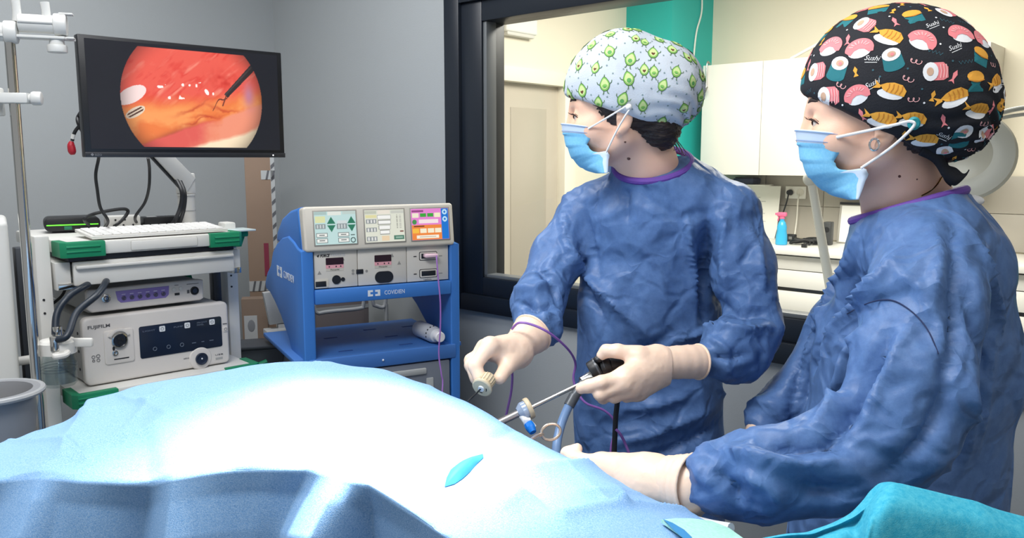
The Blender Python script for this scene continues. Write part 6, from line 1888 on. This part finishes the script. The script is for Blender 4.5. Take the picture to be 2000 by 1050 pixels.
# earring and necklace
MB().tube([H2.w(0.004 + 0.006 * math.cos(a), 0.082, -0.034 + 0.008 * math.sin(a)) for a in [2 * math.pi * i / 20 for i in range(20)]], 0.0016, 8, 0, True).build('hoop_earring', mat('sparkling_silver', (222, 222, 224), 0.15, 1.0), t2, world=True)
MB().tube([P(1840, 345, 1.19), P(1832, 358, 1.185), P(1818, 372, 1.182), P(1800, 382, 1.176)], 0.001, 6, 6).build('necklace', mat('gold', (206, 160, 84), 0.2, 1.0), t2, world=True)
# cap
m_capb = mat('black_print_cotton', (20, 22, 30), 0.8, bump=0.15, bscale=500)
b0 = H2.inl(1573, 186); b9 = H2.inl(1810, 300)
dx_, dz_ = b9[0] - b0[0], b9[1] - b0[1]
hat2, co2, q2, N2, l2, ok2 = cap_hat(H2, [((-0.006, 0, 0.045), (0.114, 0.097, 0.119)), ((-0.095, 0, 0.018), (0.062, 0.080, 0.074)), ((-0.05, 0, 0.055), (0.092, 0.09, 0.095))], b0, (dz_, -dx_), t2, m_capb, 8.1, 0.003)
for k, pts in enumerate(([P(1800, 290, 1.145), P(1828, 305, 1.15), P(1848, 335, 1.15), P(1868, 350, 1.15), P(1884, 340, 1.15)], [P(1815, 285, 1.16), P(1838, 312, 1.165), P(1850, 340, 1.165), P(1862, 352, 1.165)])):
    a_ = crom(np.array([list(p) for p in pts]), 5)
    G_ = np.array([[x + np.array([0.004, -0.002, 0.009 + 0.004 * math.sin(i * .6)]), x + np.array([0, -0.004, 0]), x - np.array([0.004, 0.002, 0.009])] for i, x in enumerate(a_)])
    o_ = link_mesh('cap_tie', grid_mesh('cap_tie', G_), m_capb, hat2, smooth=180); o_.data.transform(wm(hat2).inverted())
    md = o_.modifiers.new('thickness', 'SOLIDIFY'); md.thickness = 0.002
pr2 = Print(co2, q2)
SM = [mat('print_salmon', (238, 136, 140), 0.8), mat('print_rose', (250, 186, 184), 0.8), mat('print_white', (236, 236, 236), 0.8), mat('print_petrol', (32, 116, 124), 0.8), mat('print_amber', (238, 170, 62), 0.8), mat('print_tan', (206, 168, 140), 0.8), mat('print_slate', (58, 100, 112), 0.8), mat('print_ochre', (206, 132, 44), 0.8)]
TM = text_mesh('Sushi', 0.35)
def nigiri(fr, k):
    pr2.poly(fr, oval(0, -0.28 * k, 0.68 * k, 0.40 * k, 18), 2, 0)
    pr2.poly(fr, oval(0, -0.12 * k, 0.86 * k, 0.74 * k, 20, 0, 180) + [(-0.55 * k, -0.42 * k), (-0.3 * k, -0.16 * k), (0, -0.08 * k), (0.3 * k, -0.16 * k), (0.55 * k, -0.42 * k), (0.8 * k, -0.40 * k)], 0, 1)
    for a in range(30, 151, 20):
        c, s = math.cos(R(a)), math.sin(R(a)); pr2.line(fr, [(0.40 * c * k, (-0.05 + 0.30 * s) * k), (0.58 * c * k, (-0.1 + 0.45 * s) * k), (0.70 * c * k, (-0.12 + 0.58 * s) * k)], 0.03 * k, 1, 2)
def maki(fr, k):
    pr2.poly(fr, [(-0.55 * k, 0.35 * k), (-0.62 * k, -0.45 * k)] + oval(0, -0.45 * k, 0.62 * k, 0.28 * k, 10, 180, 360) + [(0.55 * k, 0.35 * k)], 3, 0)
    pr2.poly(fr, oval(0, 0.38 * k, 0.56 * k, 0.42 * k, 16), 2, 1); pr2.poly(fr, oval(0.02 * k, 0.38 * k, 0.26 * k, 0.20 * k, 12), 5, 2); pr2.poly(fr, oval(0.06 * k, 0.36 * k, 0.12 * k, 0.10 * k, 8), 0, 3)
def gunkan(fr, k):
    pr2.poly(fr, [(-0.58 * k, 0.25 * k), (-0.52 * k, -0.6 * k), (0.5 * k, -0.6 * k), (0.6 * k, 0.25 * k)], 3, 0)
    pr2.poly(fr, oval(0, 0.30 * k, 0.60 * k, 0.36 * k, 16), 4, 1); pr2.line(fr, [(-0.57 * k, 0.1 * k), (-0.2 * k, 0.0), (0.2 * k, 0.0), (0.57 * k, 0.1 * k)], 0.03 * k, 7, 2)
def shrimp(fr, k):
    pr2.poly(fr, oval(0.05 * k, -0.26 * k, 0.75 * k, 0.30 * k, 16), 2, 0)
    pr2.poly(fr, [(-0.62 * k, 0.18 * k), (-0.3 * k, 0.36 * k), (0.1 * k, 0.46 * k), (0.6 * k, 0.40 * k), (0.9 * k, 0.1 * k), (0.85 * k, -0.25 * k), (0.4 * k, -0.22 * k), (0.0, -0.20 * k), (-0.4 * k, -0.08 * k)], 4, 1)
    pr2.poly(fr, [(-0.55 * k, 0.12 * k), (-1.0 * k, 0.42 * k), (-0.85 * k, 0.15 * k), (-1.05 * k, -0.1 * k), (-0.6 * k, 0.0)], 4, 2)
    for x in (-0.2, 0.05, 0.3, 0.55): pr2.line(fr, [(x * k, -0.16 * k), ((x + 0.09) * k, 0.1 * k), ((x + 0.06) * k, 0.36 * k)], 0.025 * k, 7, 2)
def roll(fr, k):
    pr2.poly(fr, [(-0.1 * k, 0.55 * k), (0.5 * k, 0.55 * k), (0.78 * k, 0.25 * k), (0.78 * k, -0.4 * k), (0.5 * k, -0.55 * k), (-0.1 * k, -0.55 * k)], 0, 0)
    pr2.poly(fr, oval(-0.25 * k, 0, 0.45 * k, 0.58 * k, 16), 2, 1); pr2.poly(fr, oval(-0.28 * k, 0, 0.2 * k, 0.26 * k, 12), 5, 2)
    for x in (0.3, 0.48, 0.64): pr2.line(fr, [(x * k, 0.42 * k), ((x + 0.06) * k, 0.0), (x * k, -0.42 * k)], 0.03 * k, 1, 2)
big = scatter(co2, N2, ok2, 0.0365, 12)
rs = np.random.RandomState(9)
for n_i, i in enumerate(big):
    fr_ = pr2.frame(Vector(co2[i]), Vector(N2[i]), rs.uniform(-0.5, 0.5)); k_ = rs.uniform(0.0205, 0.0235)
    (nigiri, maki, shrimp, gunkan, roll)[(n_i * 2 + n_i // 5) % 5](fr_, k_)
sml = scatter(co2, N2, ok2, 0.0235, 13, [co2[j] for j in big])
for n_i, i in enumerate(sml):
    fr_ = pr2.frame(Vector(co2[i]), Vector(N2[i]), rs.uniform(-0.5, 0.5)); k_ = 0.0085; w_ = n_i % 5
    if w_ == 0: pr2.poly(fr_, [(0, 1.1 * k_), (0.35 * k_, 0.4 * k_), (0.15 * k_, -0.5 * k_), (0.5 * k_, -1.1 * k_), (0, -0.85 * k_), (-0.5 * k_, -1.1 * k_), (-0.15 * k_, -0.5 * k_), (-0.35 * k_, 0.4 * k_)], 0, 0)
    elif w_ == 1: pr2.text(fr_, TM, 0.0095, 2, 0); pr2.line(fr_, [(-0.008, -0.006), (0.008, -0.005)], 0.0004, 2, 0)
    elif w_ == 2: pr2.line(fr_, [((j - 4) * 0.0024, 0.0022 * (-1) ** j) for j in range(9)], 0.0005, 6, 0)
    elif w_ == 3: pr2.line(fr_, [((j - 8) * 0.0009 + 0.0022 * math.cos(j * 0.9), 0.0028 * math.sin(j * 0.9)) for j in range(17)], 0.00045, 1, 0)
    else: pr2.poly(fr_, [(0, 0.8 * k_), (0.35 * k_, 0.2 * k_), (0.1 * k_, -0.4 * k_), (0.4 * k_, -0.9 * k_), (-0.4 * k_, -0.9 * k_), (-0.1 * k_, -0.4 * k_), (-0.35 * k_, 0.2 * k_)], 4, 0)
for n_i, i in enumerate(scatter(co2, N2, ok2, 0.0125, 14, [co2[j] for j in big] * 1 + [co2[j] for j in sml])):
    if min(((co2[i] - co2[j]) ** 2).sum() for j in big) > 0.0225 ** 2:
        pr2.poly(pr2.frame(Vector(co2[i]), Vector(N2[i]), 0), oval(0, 0, 0.0014, 0.0014, 8), (2, 6)[n_i % 2], 0)
pr2.build('printed_pattern', SM, hat2)['label'] = 'colourful sushi pieces printed on the cap'
# sleeve seam and the white shirt edge at the nape
bg = BVHTree.FromPolygons([v.co + t2.location for v in gm2.data.vertices], [tuple(p.vertices) for p in gm2.data.polygons])
def on_gown(px, py, up=0.0008):
    o = Vector((0, 0, CAMH)); h = bg.ray_cast(o, (P(px, py, 1.0) - o).normalized())
    return h[0] + h[1] * up if h[0] is not None else None
sm_ = [q for q in (on_gown(*p) for p in ((1655, 612), (1690, 594), (1720, 586), (1745, 587), (1770, 600), (1795, 622), (1815, 650), (1832, 690))) if q is not None]
MB().tube(sm_, 0.0009, 6, 4).build('sleeve_seam', mat('dark_seam', (30, 44, 84), 0.7), gm2, world=True)
MB().ball(P(1893, 392, 1.215), (0.022, 0.012, 0.009), 16).build('shirt_edge', m_loop, t2, world=True)
# near hand on the drape, thumb tip raised
F3 = {'palm': [(P(1352, 950, 1.015), P(1265, 938, 1.055), 0.036, 0.032), (P(1265, 936, 1.055), P(1175, 908, 1.12), 0.030, 0.018), (P(1265, 940, 1.06), P(1165, 915, 1.15), 0.03, 0.017), (P(1268, 945, 1.07), P(1170, 925, 1.18), 0.028, 0.016)],
      'fingers': [([P(1175, 908, 1.12), P(1120, 915, 1.15), P(1085, 925, 1.17)], [0.015, 0.0115, 0.0095]), ([P(1165, 915, 1.15), P(1110, 922, 1.18), P(1075, 932, 1.2)], [0.015, 0.0115, 0.0095]),
                  ([P(1170, 925, 1.18), P(1120, 930, 1.21), P(1090, 938, 1.22)], [0.014, 0.011, 0.009]), ([P(1180, 932, 1.2), P(1140, 938, 1.22), P(1115, 942, 1.23)], [0.013, 0.010, 0.0085]),
                  ([P(1185, 912, 1.12), P(1120, 893, 1.14), P(1108, 884, 1.15), P(1128, 875, 1.15)], [0.013, 0.010, 0.0095, 0.0075])]}
hand('glove', F3, (0.02, 0.95, 0.95), (0.30, 1.28, 1.22), t2, label='cream glove resting behind the drape edge')
cuff([P(1300, 938, 1.04), P(1330, 944, 1.025), P(1356, 948, 1.01)], [0.033, 0.038, 0.0405], t2)
MB().tube([P(1500, 818, 1.44), P(1492, 838, 1.43), P(1484, 858, 1.42)], [0.034, 0.032, 0.028], 20, 5).build('glove', m_glove, t2, world=True, label='cream glove of the far arm, only its cuff showing')

# ------------------------------------------------------------------ instruments
m_steel = mat('polished_steel', (206, 206, 204), 0.18, 1.0)
m_ivory = mat('ivory_plastic', (206, 188, 156), 0.4)
m_clear = glass_mat('clear_plastic', (222, 232, 242), 0.14, 0.05)
# telescope with camera head
t = thing('endoscope', 'steel rod endoscope with black camera head in the gloved hand', 'endoscope', P(1140, 745, 1.345))
MB().tube([P(1150, 738, 1.352), P(1128, 752, 1.345), P(1012, 808, 1.315), P(975, 826, 1.305)], 0.0034, 12, 0).build('telescope_rod', m_steel, t, world=True)
MB().cyl(P(1160, 735, 1.355), P(1136, 747, 1.348), 0.0115, 0.010, 24, 0.001).build('eyepiece_coupler', m_steel, t, world=True)
MB().cyl(P(1154, 728, 1.362), P(1172, 718, 1.362), 0.019, 0.020, 28, 0.002).cyl(P(1170, 719, 1.362), P(1190, 714, 1.365), 0.0165, None, 28, 0.002).cyl(P(1188, 714, 1.365), P(1232, 712, 1.375), 0.0145, None, 28, 0.002).build('camera_head', m_black, t, world=True)
MB().cyl(P(1166, 721, 1.362), P(1169, 719.5, 1.362), 0.0208, None, 28).cyl(P(1178, 716, 1.364), P(1180, 715.5, 1.364), 0.0172, None, 28).build('focus_ring', mat('ring_grey', (70, 74, 80), 0.3), t, world=True)
MB().ball(P(1168, 701, 1.352), (0.008, 0.008, 0.006), 12).build('camera_button', m_black, t, world=True)
MB().tube([P(1140, 748, 1.348), P(1130, 762, 1.342), P(1120, 776, 1.338)], 0.0085, 14, 4).tube([P(1122, 772, 1.339), P(1111, 792, 1.332)], 0.0095, 14, 0).build('light_connector', mat('grey_connector', (96, 100, 104), 0.3, 0.4), t, world=True)
MB().tube([P(1112, 790, 1.332), P(1102, 812, 1.325), P(1094, 835, 1.315), P(1088, 862, 1.30), P(1085, 900, 1.27)], 0.0075, 14, 6).build('light_cable', mat('pale_blue_cable', (116, 146, 186), 0.3), t, world=True)
MB().tube([P(1236, 712, 1.376), P(1250, 730, 1.40), P(1212, 772, 1.42), P(1204, 800, 1.43), P(1201, 850, 1.43), P(1198, 930, 1.42)], 0.0048, 10, 6).build('camera_cable', m_cable, t, world=True)
# trocar port the telescope passes through
t = thing('trocar_port', 'clear trocar port with ivory ring and blue stopcock at the drape edge', 'trocar', P(1022, 803, 1.318))
axr = (P(1128, 752, 1.345) - P(1012, 808, 1.315)).normalized()
c0 = P(1022, 802, 1.318)
MB().lathe([(0.0045, 0.006), (0.0175, 0.006), (0.0185, 0.008), (0.0185, 0.0125), (0.0175, 0.014), (0.0045, 0.014), (0.0045, 0.006)], c0, axr, 32).build('seal_ring', m_ivory, t, world=True)
MB().lathe([(0.0045, -0.010), (0.009, -0.010), (0.0155, -0.002), (0.0155, 0.006), (0.0045, 0.006)], c0, axr, 28).build('valve_body', mat('pale_clear_plastic', (196, 214, 238), 0.1, trans=0.4), t, world=True)
MB().tube([c0 - axr * 0.004, c0 - axr * 0.07], 0.0062, 14, 0).build('cannula', mat('satin_steel', (190, 186, 184), 0.3, 0.8), t, world=True)
MB().tube([P(1020, 812, 1.312), P(1026, 820, 1.305), P(1032, 830, 1.298)], 0.006, 12, 3).box(-0.006, 0.006, -0.006, 0.006, -0.006, 0.006, 0.002, M=Matrix.Translation(P(1030, 823, 1.302))).build('stopcock_body', mat('clear_white_plastic', (226, 226, 226), 0.2), t, world=True)
MB().tube([P(1031, 826, 1.297), P(1036, 834, 1.292), P(1041, 844, 1.285)], [0.0075, 0.0085, 0.006], 10, 4).build('stopcock_lever', mat('stopcock_blue', (18, 120, 214), 0.35), t, world=True)
MB().tube([P(1036, 823, 1.30), P(1042, 829, 1.297), P(1045, 833, 1.296)], 0.003, 8, 3).build('luer_cap', m_standw, t, world=True)
# forceps ring handle poking over the drape edge
t = thing('forceps', 'ivory-tinted steel finger ring of a forceps above the drape edge', 'forceps', P(1076, 843, 1.26))
cc = P(1076, 843, 1.265); ux_ = Vector((1, 0.25, 0.05)).normalized(); uz_ = Vector((0, 0.25, 1)).normalized()
MB().tube([cc + ux_ * 0.0158 * math.cos(2 * math.pi * i / 24) + uz_ * 0.0125 * math.sin(2 * math.pi * i / 24) for i in range(24)], 0.0023, 10, 3, True).build('finger_ring', mat('warm_steel', (226, 208, 190), 0.25, 0.7), t, world=True)
MB().tube([P(1060, 848, 1.265), P(1050, 850, 1.25), P(1035, 860, 1.22)], 0.003, 8, 4).build('shank', MATS['warm_steel'], t, world=True)
# port plug in the other hand
t = thing('port_plug', 'ivory round port plug with a needle, pinched in the gloved fingers', 'port plug', P(945, 755, 1.325))
c0 = P(941, 757, 1.312); axp = (P(968, 735, 1.348) - c0).normalized()
axp = Vector((0.40, 0.80, 0.40)).normalized()
MB().lathe([(0, -0.0015), (0.0155, -0.0015), (0.0175, 0.0), (0.0175, 0.003), (0.014, 0.005), (0, 0.005)], c0, axp, 36).build('flange', m_ivory, t, world=True)
g = MB(); g.lathe([(0.0105, 0.004), (0.0125, 0.010), (0.0130, 0.026), (0.010, 0.030), (0, 0.030)], c0, axp, 28)
g.build('knurled_grip', m_ivory, t, world=True)
u_ = axp.orthogonal().normalized(); v_ = axp.cross(u_)
for k in range(16):
    a = 2 * math.pi * k / 16; d_ = u_ * math.cos(a) + v_ * math.sin(a)
    MB().tube([c0 + axp * 0.010 + d_ * 0.0126, c0 + axp * 0.026 + d_ * 0.0131], 0.0011, 6, 0).build('grip_rib', m_ivory, t, world=True)
MB().cyl(c0 - axp * 0.004, c0, 0.0052, 0.006, 20).build('hub', MATS['clear_white_plastic'], t, world=True)
for k in (0.9, 2.6):
    d_ = u_ * math.cos(k) + v_ * math.sin(k); e_ = axp.cross(d_)
    MB().tube([c0 - axp * 0.0018 + d_ * 0.0085 - e_ * 0.003, c0 - axp * 0.0018 + d_ * 0.0092, c0 - axp * 0.0018 + d_ * 0.0085 + e_ * 0.003], 0.0008, 6, 3).build('slot_mark', m_cable, t, world=True)
MB().tube([c0, P(930, 768, 1.30), P(914, 783, 1.27)], 0.0014, 8, 0).build('needle', mat('dark_steel', (66, 68, 72), 0.3, 0.8), t, world=True)

# purple cables in front of the gown
cable('purple_lead', 'purple cable arching from the gloved wrist along the blue sleeve', [P(1000, 642, 1.42), P(1014, 630, 1.405), P(1040, 634, 1.40), P(1070, 648, 1.40), P(1098, 670, 1.42), P(1117, 692, 1.45), P(1124, 712, 1.47), P(1120, 738, 1.47), P(1128, 765, 1.46), P(1145, 787, 1.45), P(1178, 800, 1.45), P(1198, 818, 1.45), P(1201, 840, 1.448), P(1194, 870, 1.44), P(1192, 905, 1.43)], 0.0022, m_purple)
cable('purple_lead', 'thin purple cable hanging straight down below the left glove', [P(990, 690, 1.47), P(1000, 722, 1.46), P(999, 760, 1.45), P(992, 795, 1.44), P(984, 830, 1.43)], 0.0022, m_purple)
cable('purple_lead', 'short purple cable curving down to the right of the black camera cable', [P(1203, 838, 1.422), P(1212, 848, 1.42), P(1222, 868, 1.42), P(1230, 890, 1.41), P(1236, 920, 1.40)], 0.0026, m_purple)
